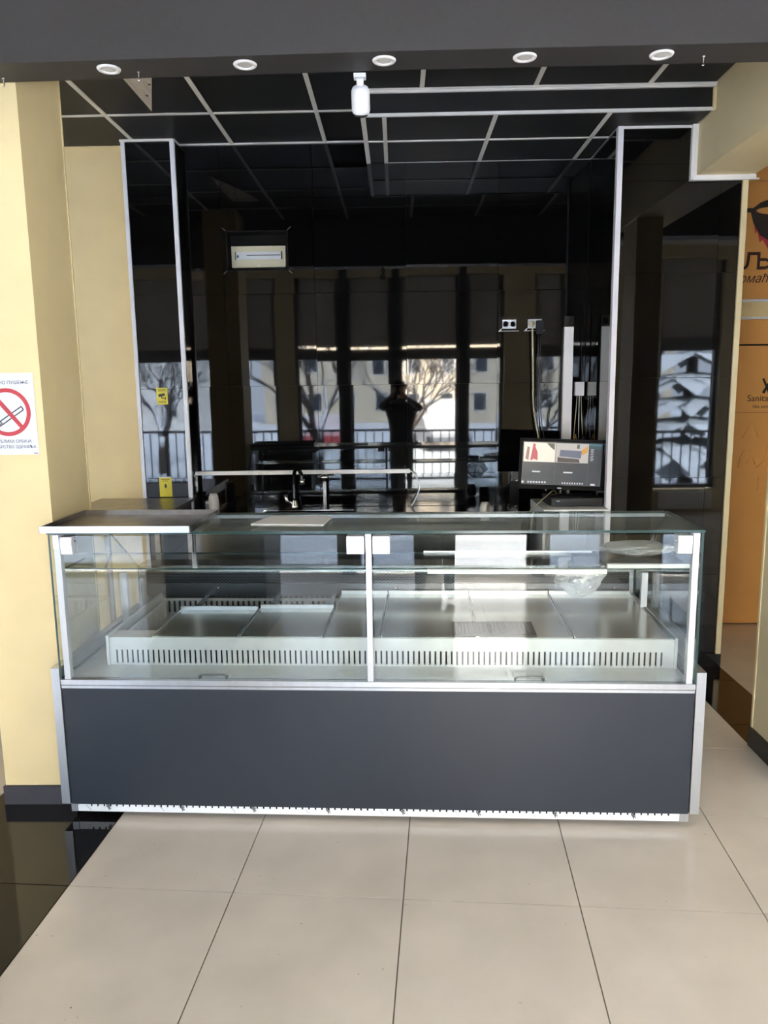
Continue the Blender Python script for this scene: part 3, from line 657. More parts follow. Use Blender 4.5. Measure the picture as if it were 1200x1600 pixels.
# kitchen mixer
fc = thing('kitchen_faucet', 'dark chrome swan-neck faucet left of the white spray hose', 'faucet', (-.70, 5.13, .935))
lb = bmesh.new(); lathe(lb, [(0, 0), (.028, 0), (.026, .02), (.018, .05), (.016, .06)], 16); obj('faucet_base', lb, M_chrome, fc)
obj('spout', T((curve([(0, 0, .05), (0, 0, .20), (.012, -.02, .262), (.038, -.05, .275), (.062, -.085, .245), (.066, -.09, .205)], 8), [.013] * 40 + [.016], 10)), mat('dark_chrome', (60, 60, 62), .12, metal=1), fc)
obj('nozzle', T(([(.066, -.09, .215), (.068, -.092, .180)], .015, 10)), M_chrome, fc)
obj('lever', T(([(-.02, -.01, .04), (-.05, -.02, .06), (-.055, -.02, .10)], [.012, .012, .016], 8)), M_chrome, fc)
fp = thing('hose_tap', 'slim white water pipe with chrome valve head', 'tap', (-.492, 5.12, .935))
obj('riser_pipe', T(([(0, 0, 0), (0, 0, .20)], .011, 10)), M_plastic, fp)
vb = bmesh.new(); lathe(vb, [(0, .19), (.022, .19), (.026, .205), (.034, .212), (.034, .226), (.022, .232), (.0, .234)], 16); obj('valve_head', vb, M_chrome, fp)
obj('valve_outlet', T(([(-.045, 0, .219), (.045, 0, .219)], .011, 10)), M_chrome, fp)
# light bar with its cable
ba = thing('light_bar', 'slim white light bar fixed low on the black back wall', 'lamp', (-1.38, 5.195, 1.165))
obj('bar_housing', B((0, 1.46, 0, .024, 0, .026)), mat('white_housing', (236, 234, 230), .35), ba, .003)
obj('bar_cap', B((-.004, .0, .001, .023, .001, .025)), M_alu, ba); obj('bar_cap', B((1.46, 1.464, .001, .023, .001, .025)), M_alu, ba)
obj('power_cable', T((curve([(1.462, .01, .013), (1.50, .0, -.01), (1.525, -.01, -.10), (1.50, -.03, -.17), (1.47, -.04, -.222)], 10), .004, 8)), M_plastic, ba)
obj('power_cable', T((curve([(-.002, .01, .01), (-.02, -.0, -.03), (-.035, -.02, -.10), (-.033, -.03, -.17), (-.030, -.03, -.220)], 10), .004, 8)), M_plastic, ba)
cup = bmesh.new(); lathe(cup, [(0, 0), (.030, 0), (.033, .01), (.036, .07), (.030, .12), (.022, .138), (0, .138)], 14)
for v in cup.verts: v.co.x *= 1 + random.uniform(-.06, .06); v.co.y *= 1 + random.uniform(-.06, .06)
cpo = obj('paper_bundle', cup, mat('grey_white_paper', (206, 204, 200), .7), None, 0, (-1.205, 4.95, .9355)); tag(cpo, 'small white crumpled paper bundle beside the steel table', 'paper')
# jars
def jar(name, prof, m, loc, label, cat, seg=20):
    bm = bmesh.new(); lathe(bm, prof, seg); o = obj(name, bm, m, None, 0, loc); tag(o, label, cat); return o
tape = thing('tape_roll', 'white tape roll standing behind the case', 'tape', (.545, 4.78, .9805), (R(90), 0, R(70)))
bm = bmesh.new(); lathe(bm, [(.024, -.02), (.044, -.02), (.044, .02), (.024, .02), (.024, -.02)], 28); obj('tape_ring', bm, mat('white_tape', (214, 210, 200), .4), tape)
bm = bmesh.new(); lathe(bm, [(.021, -.02), (.024, -.02), (.024, .02), (.021, .02), (.021, -.02)], 24); obj('core', bm, mat('card_core', (150, 130, 100), .8), tape)
jar('black_canister', [(0, 0), (.036, 0), (.038, .004), (.038, .055), (.030, .066), (.034, .068), (0, .070)], M_black, (.64, 4.80, .9355), 'squat black canister beside the white tape roll', 'canister')
M_cup = glass('clear_cup', (.9, .92, .92), 1.5, 0, 1.5)
jar('clear_tumbler', [(0, 0), (.026, 0), (.034, .075), (.0325, .075), (.025, .003), (0, .003)], M_cup, (.715, 4.74, .9355), 'clear tumbler right of the black canister', 'glass')
jar('small_tumbler', [(0, 0), (.022, 0), (.026, .05), (.0248, .05), (.021, .003), (0, .003)], M_cup, (.70, 4.86, .9355), 'short clear glass behind the clear tumbler', 'glass')
# screen shelf, recorder, monitor
ss = thing('white_stand', 'small white stand carrying the recorder and monitor', 'stand', (.865, 4.52, .045))
obj('stand_top', B((0, .385, 0, .46, .94, .966)), M_white, ss, .002); obj('stand_side', B((.0, .018, .02, .46, -.045, .94)), M_white, ss); obj('stand_side', B((.367, .385, .02, .46, -.045, .94)), M_white, ss); obj('stand_back', B((.018, .367, .44, .458, .3, .94)), M_white, ss)
obj('stand_shelf', B((.018, .367, .02, .44, .5, .518)), M_white, ss)
dv = thing('video_recorder', 'flat black video recorder under the monitor', 'recorder', (.93, 4.62, 1.0115), (0, 0, R(3)))
obj('case', B((0, .315, 0, .24, .004, .050)), mat('graphite_plastic', (38, 38, 42), .4), dv, .003); obj('front_strip', B((.02, .295, -.0015, 0, .012, .030)), M_black, dv); obj('status_light', B((.03, .05, -.0025, -.0015, .034, .038)), M_alu, dv)
for x in (.02, .28): obj('foot', B((x, x + .02, .02, .22, 0, .004)), M_black, dv)
mo = thing('monitor', 'black flat monitor showing two security camera pictures', 'monitor', (1.03, 4.72, 1.0625), (0, 0, R(-3)))
bm = bmesh.new(); lathe(bm, [(0, 0), (.10, 0), (.10, .006), (.03, .014), (0, .014)], 28)
for v in bm.verts: v.co.y *= .7
obj('stand_foot', bm, M_black, mo); obj('stand_neck', T(([(0, .03, .01), (0, .035, .155)], .018, 12)), M_black, mo)
sc = obj('screen_housing', B((-.258, .258, -.012, .024, -.155, .155)), M_bezel, mo, .006, (-.022, 0, .198), (R(-2), R(2.4), 0))
def em(name, rgb, e=.8): return mat(name, (10, 10, 10), .25, emit=rgb, es=e * .27)
obj('screen_panel', B((-.242, .238, -.0128, -.0118, -.128, .136)), em('screen_grey', (44, 46, 51)), sc)
def q(name, x0, x1, z0, z1, m, y=-.0133): return obj(name, B((x0, x1, y, -.0126, z0, z1)), m, sc)
q('camera_picture', -.236, -.045, .012, .130, em('view_pale', (226, 214, 196), .95)); q('camera_picture', -.042, .155, .012, .130, em('view_grey', (176, 170, 164), .95))
def sl(name, pts, m, y=-.0137): 
    bm = bmesh.new(); prism(bm, [(x, y, z) for x, z in pts], (0, .0003, 0)); return obj(name, bm, m, sc)
sl('picture_detail', [(-.195, .022), (-.18, .022), (-.165, .12), (-.18, .125)], em('view_red', (190, 70, 80)))
sl('picture_detail', [(-.225, .03), (-.205, .02), (-.20, .10), (-.215, .105)], em('view_brick', (150, 110, 100)))
sl('picture_detail', [(-.178, .03), (-.150, .022), (-.152, .07), (-.172, .115)], em('view_red', (190, 70, 80)))
sl('picture_detail', [(-.10, .128), (-.05, .128), (-.05, .085), (-.07, .10)], em('view_olive', (80, 84, 70)))
sl('picture_detail', [(-.02, .05), (.11, .040), (.115, .085), (-.015, .09)], em('view_blue', (92, 98, 118)))
sl('picture_detail', [(-.03, .014), (.105, .014), (.10, .036), (-.03, .045)], em('view_brown', (70, 58, 54)))
sl('picture_detail', [(.115, .06), (.150, .08), (.150, .118), (.112, .09)], em('view_orange', (210, 150, 60)))
sl('picture_detail', [(.085, .10), (.10, .10), (.10, .125), (.085, .125)], em('view_olive', (80, 84, 70)))
q('side_header', .158, .235, .118, .130, em('view_teal', (40, 110, 120))); q('side_header', .158, .235, .100, .112, em('view_teal2', (30, 70, 82)))
for k in range(8): q('side_list_line', .168, .188 if k % 2 else .184, .028 + k * .0095, .031 + k * .0095, em('view_white', (220, 222, 224)))
q('caption_bar', -.180, -.130, -.052, -.044, em('view_white', (220, 222, 224))); q('caption_bar', .01, .065, -.052, -.044, em('view_white', (220, 222, 224)))
q('screen_divider', -.0445, -.0425, -.12, .012, em('view_line', (84, 86, 90))); q('screen_divider', .155, .157, -.12, .13, em('view_line', (84, 86, 90)))
for k in range(7): q('toolbar_icon', -.205 + k * .017, -.195 + k * .017, -.118, -.108, em('view_white', (220, 222, 224)))
q('toolbar_icon', -.240, -.228, -.120, -.107, em('view_white', (220, 222, 224)))
for k in range(9): q('toolbar_icon', .005 + k * .015, .012 + k * .015, -.118, -.109, em('view_white', (220, 222, 224)))
q('clock_text', .178, .205, -.122, -.112, em('view_white', (220, 222, 224)))
q('maker_badge', -.02, .005, -.1475, -.143, M_alu, -.0125)
cb = obj('network_cable', T((curve([(.80, 4.70, .955), (.83, 4.68, 1.00), (.90, 4.70, 1.055), (.97, 4.78, 1.09), (1.0, 4.80, 1.07)], 8), .003, 6)), mat('olive_cable', (176, 170, 120), .5)); tag(cb, 'thin pale cable looping up beside the monitor stand', 'cable')

# ------------------------------------------------------------------ on the black walls
def socket(name, x0, x1, label):
    t = thing(name, label, 'socket', ((x0 + x1) / 2, 5.2195, 2.143)); w = (x1 - x0) / 2
    obj('mounting_frame', B((-w - .022, w + .022, -.004, 0, -.048, .048)), mat('dark_gloss_plate', (26, 26, 28), .1), t)
    obj('face_plate', B((-w, w, -.014, -.004, -.030, .028)), M_plastic, t, .003)
    for s in (-.024, .024):
        bm = bmesh.new(); lathe(bm, [(0, .0), (.017, 0), (.019, .004), (.021, .004), (.021, 0)], 20); o = obj('outlet', bm, mat('socket_grey', (196, 198, 200), .4), t, loc=(s, -.014, -.001), rot=(R(90), 0, 0))
        for k in (-.008, .008): obj('pin_hole', B((s + k - .002, s + k + .002, -.0152, -.0138, -.003, .001)), M_black, o if False else t)
    obj('lower_lip', B((-w - .024, w + .02, -.008, -.004, -.0465, -.0435)), M_plastic, t); bm = bmesh.new(); prism(bm, [(-w - .026, -.008, -.047), (-w - .014, -.008, -.047), (-w, -.008, -.028), (-w - .006, -.008, -.028)], (0, .004, 0)); obj('corner_lip', bm, M_plastic, t)
    return t
socket('double_socket', .700, .790, 'empty white double socket on the black wall')
socket('double_socket', .868, .958, 'white double socket holding two plugs')
pg = thing('plug_lead', 'cream plug and lead hanging from the socket', 'cable', (.890, 5.2035, 2.142))
bm = bmesh.new(); lathe(bm, [(0, 0), (.019, 0), (.019, .018), (.012, .03), (0, .032)], 16); obj('plug', bm, M_cream, pg, rot=(R(90), 0, 0))
obj('lead', T((curve([(.0, -.028, 0), (.002, -.034, -.05), (.012, -.03, -.35), (.020, -.03, -.55), (.052, -.05, -.75), (.075, -.10, -1.0), (.08, -.2, -1.08)], 10), .0055, 8)), M_cream, pg)
ad = thing('power_adapter', 'black power adapter with thin leads in the socket', 'adapter', (.940, 5.203, 2.12))
obj('adapter_body', B((-.021, .021, -.05, 0, -.045, .040)), mat('adapter_plastic', (30, 31, 36), .5, spec=.2), ad, .005)
for dx, e in ((-.006, .03), (.008, .075)): obj('lead', T((curve([(dx, -.025, -.044), (dx, -.02, -.3), (dx + .015, -.02, -.6), (dx + e, -.05, -.95), (dx + e, -.1, -1.06)], 8), .003, 6)), M_black, ad)
M_pvc = mat('bright_white_pvc', (250, 250, 250), .35)
rw = thing('cable_trunking', 'upright white cable trunking beside the wall corner', 'trunking', (1.105, 5.2195, 0))
obj('trunk_channel', B((0, .056, -.036, 0, .94, 2.118)), M_pvc, rw, .003); obj('trunk_lid', B((-.002, .058, -.041, -.034, .94, 2.116)), M_pvc, rw, .003)
obj('trunk_box', B((-.004, .060, -.03, 0, 2.120, 2.186)), mat('smoked_box', (44, 44, 46), .12), rw, .003)
tw = obj('cable_bundle', T((curve([(1.120, 5.175, 2.135), (1.13, 5.17, 2.17), (1.15, 5.18, 2.16), (1.14, 5.17, 2.13)], 6), .004, 6)), M_black); tag(tw, 'black wires looped at the top of the trunking', 'cable')
jb = thing('junction_box', 'small clear-white junction box in the wall corner', 'junction box', (1.216, 5.2195, 1.715))
obj('box_body', B((-.030, .024, -.035, 0, -.043, .043)), M_plastic, jb, .004); obj('box_lid', B((-.032, .026, -.040, -.035, -.045, .045)), M_white, jb, .002)
for k, (dx, m) in enumerate(((-.014, M_cream), (0, M_plastic), (.012, M_cream))):
    obj('wire', T((curve([(dx, -.018, -.042), (dx * 1.3, -.02, -.12), (dx * 2.0, -.025, -.26), (dx * 2.4, -.03, -.33)], 8), .0025, 6)), m, jb)
obj('riser_wire', T(([(.006, -.012, .043), (.006, -.008, .55)], .003, 6)), M_black, jb)
for s, m in ((-.020, mat('ochre_wire', (176, 138, 60), .5)), (.030, M_black)):
    obj('wire_loop', T((curve([(s, -.03, -.30), (s - .013, -.03, -.36), (s - .008, -.035, -.40), (s + .008, -.035, -.40), (s + .012, -.03, -.36), (s, -.03, -.31)], 8), .004, 6)), m, jb)
# emergency lamp in its niche
el = thing('emergency_lamp', 'cream emergency light recessed in the black wall', 'lamp', (-.91, 5.305, 2.612))
M_lamp = mat('aged_cream_plastic', (206, 200, 172), .45)
obj('housing', B((-.180, .180, -.005, .03, -.070, .066)), M_lamp, el, .006)
obj('rear_bracket', B((-.03, .03, 0.03, .0318, -.03, .03)), M_lamp, el)
obj('diffuser', B((-.148, .150, -.010, -.005, -.020, .028)), mat('pale_diffuser', (206, 212, 216), .3), el, .002)
obj('lamp_slot', B((-.078, .148, -.0115, -.010, .004, .009)), M_black, el)
obj('end_clip', B((-.154, -.150, -.012, -.005, -.020, .028)), M_black, el); obj('end_clip', B((.151, .157, -.012, -.005, -.018, .030)), M_black, el)
obj('test_button', B((-.142, -.132, -.0125, -.010, -.008, .008)), M_black, el); obj('latch', B((-.015, .012, -.008, -.005, -.064, -.060)), M_white, el)

# ------------------------------------------------------------------ stickers and sign
sn = thing('camera_notice', 'yellow sticker with a black camera symbol on the left column', 'sticker', (-1.545, 5.0885, 1.704))
obj('sticker_sheet', B((-.036, .036, -.001, 0, -.054, .054)), M_ysticker, sn)
bm = bmesh.new(); prism(bm, [(-.026, -.0016, .012), (.018, -.0016, .020), (.020, -.0016, .004), (-.022, -.0016, -.006)], (0, .0006, 0)); bx(bm, -.002, .022, -.0016, -.001, -.016, -.011); bx(bm, .018, .024, -.0016, -.001, -.024, -.006); bx(bm, -.006, .0, -.0016, -.001, -.014, .0); obj('camera_symbol', bm, M_black, sn)
for z in (.040, .032, -.036, -.044): obj('print_line', B((-.026, .026, -.0016, -.001, z, z + .004)), mat('olive_print', (120, 108, 40), .6), sn)
sn = thing('arrow_notice', 'yellow sticker with a black down arrow low on the left column', 'sticker', (-1.557, 5.0885, 1.110))
obj('sticker_sheet', B((-.042, .042, -.001, 0, -.075, .060)), M_ysticker, sn); obj('sticker_border', B((-.042, .042, -.0014, -.001, .054, .060)), M_paper, sn)
bm = bmesh.new(); bx(bm, -.006, .006, -.0016, -.001, -.004, .012); prism(bm, [(-.011, -.0016, -.004), (.011, -.0016, -.004), (0, -.0016, -.018)], (0, .0006, 0)); obj('arrow', bm, M_black, sn)
for z, a, b in ((.040, -.028, .028), (.029, -.018, .018)): obj('print_line', B((a, b, -.0016, -.001, z, z + .005)), MATS['olive_print'], sn)
ns = thing('no_smoking_sign', 'white no smoking notice with red ring on the yellow pillar', 'sign', (-1.5375, 3.0285, 1.66))
obj('sheet', B((-.1135, .1135, -.001, 0, -.160, .160)), M_paper, ns)
ring = bmesh.new(); n = 48
for k in range(n):
    a, b = 2 * PI * k / n, 2 * PI * (k + 1) / n
    prism(ring, [(r_ * math.cos(t_), -.0017, r_ * math.sin(t_) + .008) for r_, t_ in ((.078, a), (.094, a), (.094, b), (.078, b))], (0, .0007, 0))
prism(ring, [(-.062, -.0021, .078), (-.050, -.0021, .072 + .02), (.062, -.0021, -.048), (.052, -.0021, -.060)], (0, .0007, 0)); obj('prohibition_ring', ring, M_red, ns)
cg = bmesh.new()
def bar2(p, q_, w):
    p, q_ = Vector(p), Vector(q_); d = (q_ - p).normalized() * w; nn = Vector((-d.y, d.x))
    prism(cg, [(v.x, -.0015, v.y) for v in (p + nn, p - nn, q_ - nn, q_ + nn)], (0, .0005, 0))
for a, b in (((-.03, -.027), (.058, .030)), ((-.022, -.040), (.066, .017)), ((.058, .030), (.066, .017)), ((-.052, -.040), (-.030, -.027)), ((-.044, -.053), (-.022, -.040)), ((-.03, -.027), (-.022, -.040)), ((-.036, -.031), (-.028, -.044))): bar2(a, b, .0022)
obj('cigarette', cg, M_ink, ns)
sm = [(-.05 + .012 * math.sin(k * .8), -.0013, -.01 + k * .007) for k in range(8)]; obj('smoke_curl', T((sm, .0018, 5)), M_ink, ns)
text('lettering', 'ЗАБРАЊЕНО ПУШЕЊЕ', .0185, M_ink, ns, (.094, -.0011, .117), align='RIGHT', ext=.0004)
text('lettering', 'РЕПУБЛИКА СРБИЈА', .016, M_ink, ns, (.088, -.0011, -.112), align='RIGHT', ext=.0004)
text('lettering', 'МИНИСТАРСТВО ЗДРАВЉА', .016, M_ink, ns, (.104, -.0011, -.134), align='RIGHT', ext=.0004)
obj('print_line', B((.094, .108, -.0016, -.001, -.156, -.153)), M_ink, ns)

# ------------------------------------------------------------------ soffit fittings
dl = None
names = ['leftmost round white downlight in the soffit', 'second round white downlight from the left', 'middle round white downlight above the camera', 'fourth round white downlight from the left', 'rightmost round white downlight in the soffit']
for i, (x, y) in enumerate(((-1.0, 2.899), (-.517, 2.886), (-.032, 2.876), (.453, 2.874), (.922, 2.876))):
    if dl is None:
        dl = thing('downlight', names[0], 'downlight', (x, y, ZS - .0005), group='soffit downlights')
        bm = bmesh.new(); lathe(bm, [(.026, -.002), (.028, -.006), (.038, -.006), (.041, -.002), (.041, 0), (.026, 0)], 32); obj('ring', bm, M_white, dl)
        bm = bmesh.new(); lathe(bm, [(0, -.004), (.018, -.004), (.026, -.002), (.026, 0), (0, 0)], 28); obj('lens', bm, mat('frosted_lens', (214, 212, 208), .4), dl)
    else: dup(dl, (x, y, ZS - .0005), None, names[i])
hk = None
for i, (x, y, nm) in enumerate(((-.905, 2.93, 'tiny chrome ceiling hook beside the leftmost downlight'), (1.075, 2.90, 'tiny chrome ceiling hook beside the rightmost downlight'), (-1.405, 2.96, 'tiny chrome ceiling hook above the left pillar'))):
    if hk is None:
        hk = thing('ceiling_hook', nm, 'hook', (x, y, ZS), group='soffit hooks'); bm = bmesh.new(); lathe(bm, [(0, 0), (.006, 0), (.006, -.003), (.002, -.004), (.002, -.02), (0, -.02)], 10); obj('screw_stem', bm, M_chrome, hk)
        obj('hook_end', T((curve([(0, 0, -.018), (.002, 0, -.024), (.0, 0, -.030), (-.005, 0, -.028)], 5), .0022, 6)), M_chrome, hk)
    else: dup(hk, (x, y, ZS), None, nm)
# security camera hanging off the back edge of the soffit
cm = thing('security_camera', 'white bullet security camera hanging below the soffit', 'camera', (-.122, 2.985, ZS))
obj('mount_plate', B((-.022, .022, -.005, .03, -.014, -.0005)), M_plastic, cm, .004)
ax = Vector((0, .50, -.87)).normalized(); p0 = Vector((0, .022, -.022))
obj('mount_joint', T(([(0, .014, -.012), tuple(p0 + ax * .012)], .013, 12)), M_plastic, cm)
prof = [(.0, 0.004), (.018, .006), (.028, .012), (.0335, .024), (.034, .034), (.034, .088), (.031, .098), (.026, .101)]
bm = bmesh.new(); lathe(bm, prof + [(0, .101)], 28); body = obj('camera_body', bm, M_plastic, cm, loc=tuple(p0 + ax * .004), rot=ax.to_track_quat('Z', 'Y').to_euler())
bm = bmesh.new(); lathe(bm, [(0, .101), (.024, .101), (.024, .108), (.016, .111), (0, .111)], 24); obj('lens_cover', bm, M_black, cm, loc=tuple(p0 + ax * .004), rot=ax.to_track_quat('Z', 'Y').to_euler())
bm = bmesh.new(); bmesh.ops.create_uvsphere(bm, u_segments=12, v_segments=8, radius=.006)
obj('reset_cap', bm, M_white, body, loc=(0, .0335, .036))
bm = bmesh.new(); bx(bm, -.008, .008, .0325, .0355, .046, .062); obj('cover_plate', bm, M_plastic, body, .002)
for s in (-.018, .018):
    bm = bmesh.new(); bmesh.ops.create_uvsphere(bm, u_segments=10, v_segments=6, radius=.0045); obj('cover_screw', bm, M_chrome, body, loc=(s, .016, .102))

# ------------------------------------------------------------------ street outside the windows (seen mirrored)
ZG = -.95
gr = obj('snow_ground', B((-60, 60, -75, -3.5, ZG - .3, ZG)), M_snow); tag(gr, 'snow covered car park below the terrace', 'ground', kind='structure')
te = obj('terrace', B((-8, 10, -3.5, -DW - .22, ZG - .3, -.02)), M_snow); tag(te, 'snowy terrace outside the hall windows', 'terrace', kind='structure')
rl = thing('railing', 'black bar railing along the terrace outside the windows', 'railing', (0, -3.0, 0))
M_rail = mat('black_iron', (24, 26, 28), .5)
for z in (.98, .12): obj('rail', B((-6, 8, -.02, .02, z, z + .04)), M_rail, rl)
bmr = mesh_of(B((-.009, .009, -.009, .009, .16, .98)), 'railing_bar'); bmr.materials.append(M_rail)
for k in range(94): obj('railing_bar', bmr, None, rl, loc=(-5.9 + k * .148, 0, 0))
bmp = mesh_of(B((-.03, .03, -.03, .03, -.01, 1.02)), 'railing_post'); bmp.materials.append(M_rail)
for k in range(8): obj('railing_post', bmp, None, rl, loc=(-5.97 + k * 1.98, 0, 0))
def car(loc, rz, rgb, label, van=False):
    t = thing('parked_van' if van else 'parked_car', label, 'van' if van else 'car', loc, (0, 0, R(rz)), group='vehicles parked in the snow')
    m = snowy('paint_%d_%d_%d' % rgb, rgb, .3, .6, .9); L_, Wd = (2.5, .95) if van else (2.1, .85)
    pr_ = [(-2.5, .3), (2.4, .3), (2.5, .9), (1.7, 1.15), (1.2, 1.9), (-2.4, 2.0)] if van else [(-2.1, .3), (2.1, .3), (2.15, .62), (2.0, .78), (1.0, .92), (.45, 1.38), (-1.1, 1.42), (-1.75, .98), (-2.1, .9)]
    bm = bmesh.new(); prism(bm, [(x, -Wd, z) for x, z in pr_], (0, 2 * Wd, 0)); obj('body', bm, m, t, .09)
    wn = [(1.05, 1.2), (.8, 1.75), (.1, 1.78), (.1, 1.2)] if van else [(.85, .93), (.40, 1.30), (-1.0, 1.33), (-1.5, .98)]
    for s in (-Wd - .004, Wd - .006):
        bm = bmesh.new(); prism(bm, [(x, s, z) for x, z in wn], (0, .01, 0)); obj('side_window', bm, mat('car_glass', (30, 34, 40), .08), t)
    for x in (-1.35, 1.35):
        for s in (-Wd + .02, Wd - .02):
            bm = bmesh.new(); lathe(bm, [(0, -.1), (.31, -.1), (.31, .1), (0, .1)], 20); obj('wheel', bm, M_black, t, loc=(x, s, .31), rot=(R(90), 0, 0))
    return t
car((1.9, -24, ZG), 78, (92, 96, 104), 'grey car parked nose-on straight outside the open door')
car((-3.4, -25, ZG), 84, (150, 60, 64), 'red car parked in the snow left of the grey car')
car((5.4, -24.5, ZG), 96, (70, 78, 92), 'dark blue car parked in the snow on the right')
car((2.6, -34, ZG), 86, (224, 226, 228), 'white van parked behind the grey car', True)
M_bark = snowy('snowy_bark', (58, 48, 42), .9, .3, .6)
def tree(loc, h, seed, label):
    rnd = random.Random(seed); bm = bmesh.new()
    def grow(p, d, l, r, lev):
        q_ = p + d * l; mid = (p + q_) / 2 + Vector((rnd.uniform(-.06, .06), rnd.uniform(-.06, .06), 0)) * l
        tube(bm, [p, mid, q_], [r, r * .85, r * .68], 6 if lev < 2 else 4, lev == 0)
        if lev >= 5: return
        for k in range(3 if lev else 4):
            a = rnd.uniform(0, 2 * PI); tl = rnd.uniform(.35, .95)
            nd = (d + Vector((math.cos(a), math.sin(a), rnd.uniform(-.1, .5))) * tl).normalized(); grow(q_, nd, l * rnd.uniform(.68, .92), r * .58, lev + 1)
    grow(Vector((0, 0, -.02)), Vector((.03, 0, 1)), h * .15, h * .020, 0)
    o = obj('bare_tree', bm, M_bark, None, 0, loc); tag(o, label, 'tree', 'bare trees outside'); return o
tree((.35, -16.0, ZG), 8, 2, 'bare snowy tree right outside the open door'); tree((-2.2, -10.5, ZG), 8, 5, 'forked bare tree left of the door'); tree((-7.5, -14, ZG), 8, 9, 'tall bare tree far left of the door'); tree((3.6, -10.0, ZG), 7, 12, 'bare tree in front of the dark blue car')
M_fir = snowy('snowy_fir', (44, 58, 50), .9, .35, .62)
def fir(loc, h, seed, label):
    rnd = random.Random(seed); t = thing('fir_tree', label, 'tree', loc, group='firs outside'); obj('trunk', T(([(0, 0, -.02), (0, 0, h * .9)], [h * .025, h * .008], 8)), M_bark, t)
    bm = bmesh.new()
    for lev in range(14):
        z = h * (.12 + .86 * lev / 14); r = h * .26 * (1 - lev / 14.5)
        for k in range(12):
            a = 2 * PI * (k + rnd.random() * .8) / 12; rr = r * rnd.uniform(.7, 1.1); w = rr * .32
            d = Vector((math.cos(a), math.sin(a), 0)); s_ = Vector((-d.y, d.x, 0)); b0 = Vector((0, 0, z)); tip = b0 + d * rr + Vector((0, 0, -rr * .35))
            mid = b0 + d * rr * .6 + Vector((0, 0, -rr * .08)); v = [bm.verts.new(p) for p in (b0, mid - s_ * w, tip, mid + s_ * w, mid - Vector((0, 0, .08 * r)))]
            for f in ((0, 1, 3), (1, 2, 3), (0, 4, 1), (1, 4, 2), (2, 4, 3), (3, 4, 0)): bm.faces.new([v[i] for i in f])
    obj('boughs', bm, M_fir, t); return t
fir((7.0, -9.6, ZG), 8, 3, 'snow laden fir right of the bare trees'); fir((12.5, -12.5, ZG), 9.5, 4, 'taller snow laden fir far to the right'); fir((-15.5, -17, ZG), 8, 6, 'snow laden fir far to the left')
def house(name, loc, w, h, rgb, label):
    t = thing(name, label, 'building', loc); obj('facade', B((-w / 2, w / 2, -6, 0, -.02, h)), mat('facade_%d' % rgb[0], rgb, .85, noise=.05, nscale=1), t)
    obj('roof', B((-w / 2 - .4, w / 2 + .4, -6.4, .4, h, h + .35)), M_snow, t)
    nx, nz = int(w / 2.4), int(h / 2.8)
    fm_ = mesh_of(B((-.55, .55, 0, .06, -.75, .75)), 'house_window'); fm_.materials.append(mat('house_frame', (200, 196, 190), .6))
    pm = mesh_of(B((-.45, .45, .06, .075, -.65, .65)), 'house_pane'); pm.materials.append(mat('house_glass', (40, 46, 54), .12))
    for i in range(nx):
        for j in range(nz):
            f = obj('window', fm_, None, t, loc=(-w / 2 + (i + .5) * w / nx, 0, 1.6 + j * 2.8)); obj('pane', pm, None, f)
    return t
house('apartment_house', (5, -48, ZG), 30, 12, (186, 174, 154), 'ochre apartment house across the car park'); house('low_house', (-20, -36, ZG), 15, 5.5, (206, 204, 200), 'low pale house left of the ochre apartment house')

bt_ = thing('bar_table', 'dark high counter table standing in the hall, mirrored in the tiles', 'table', (-1.45, .45, 0))
obj('table_top', B((-.42, .42, -.28, .28, .93, .97)), mat('dark_green_top', (28, 38, 36), .3), bt_, .004); obj('table_front', B((-.36, .36, -.22, .22, .04, .93)), M_black, bt_); obj('plinth', B((-.33, .33, -.19, .19, 0, .04)), M_black, bt_)
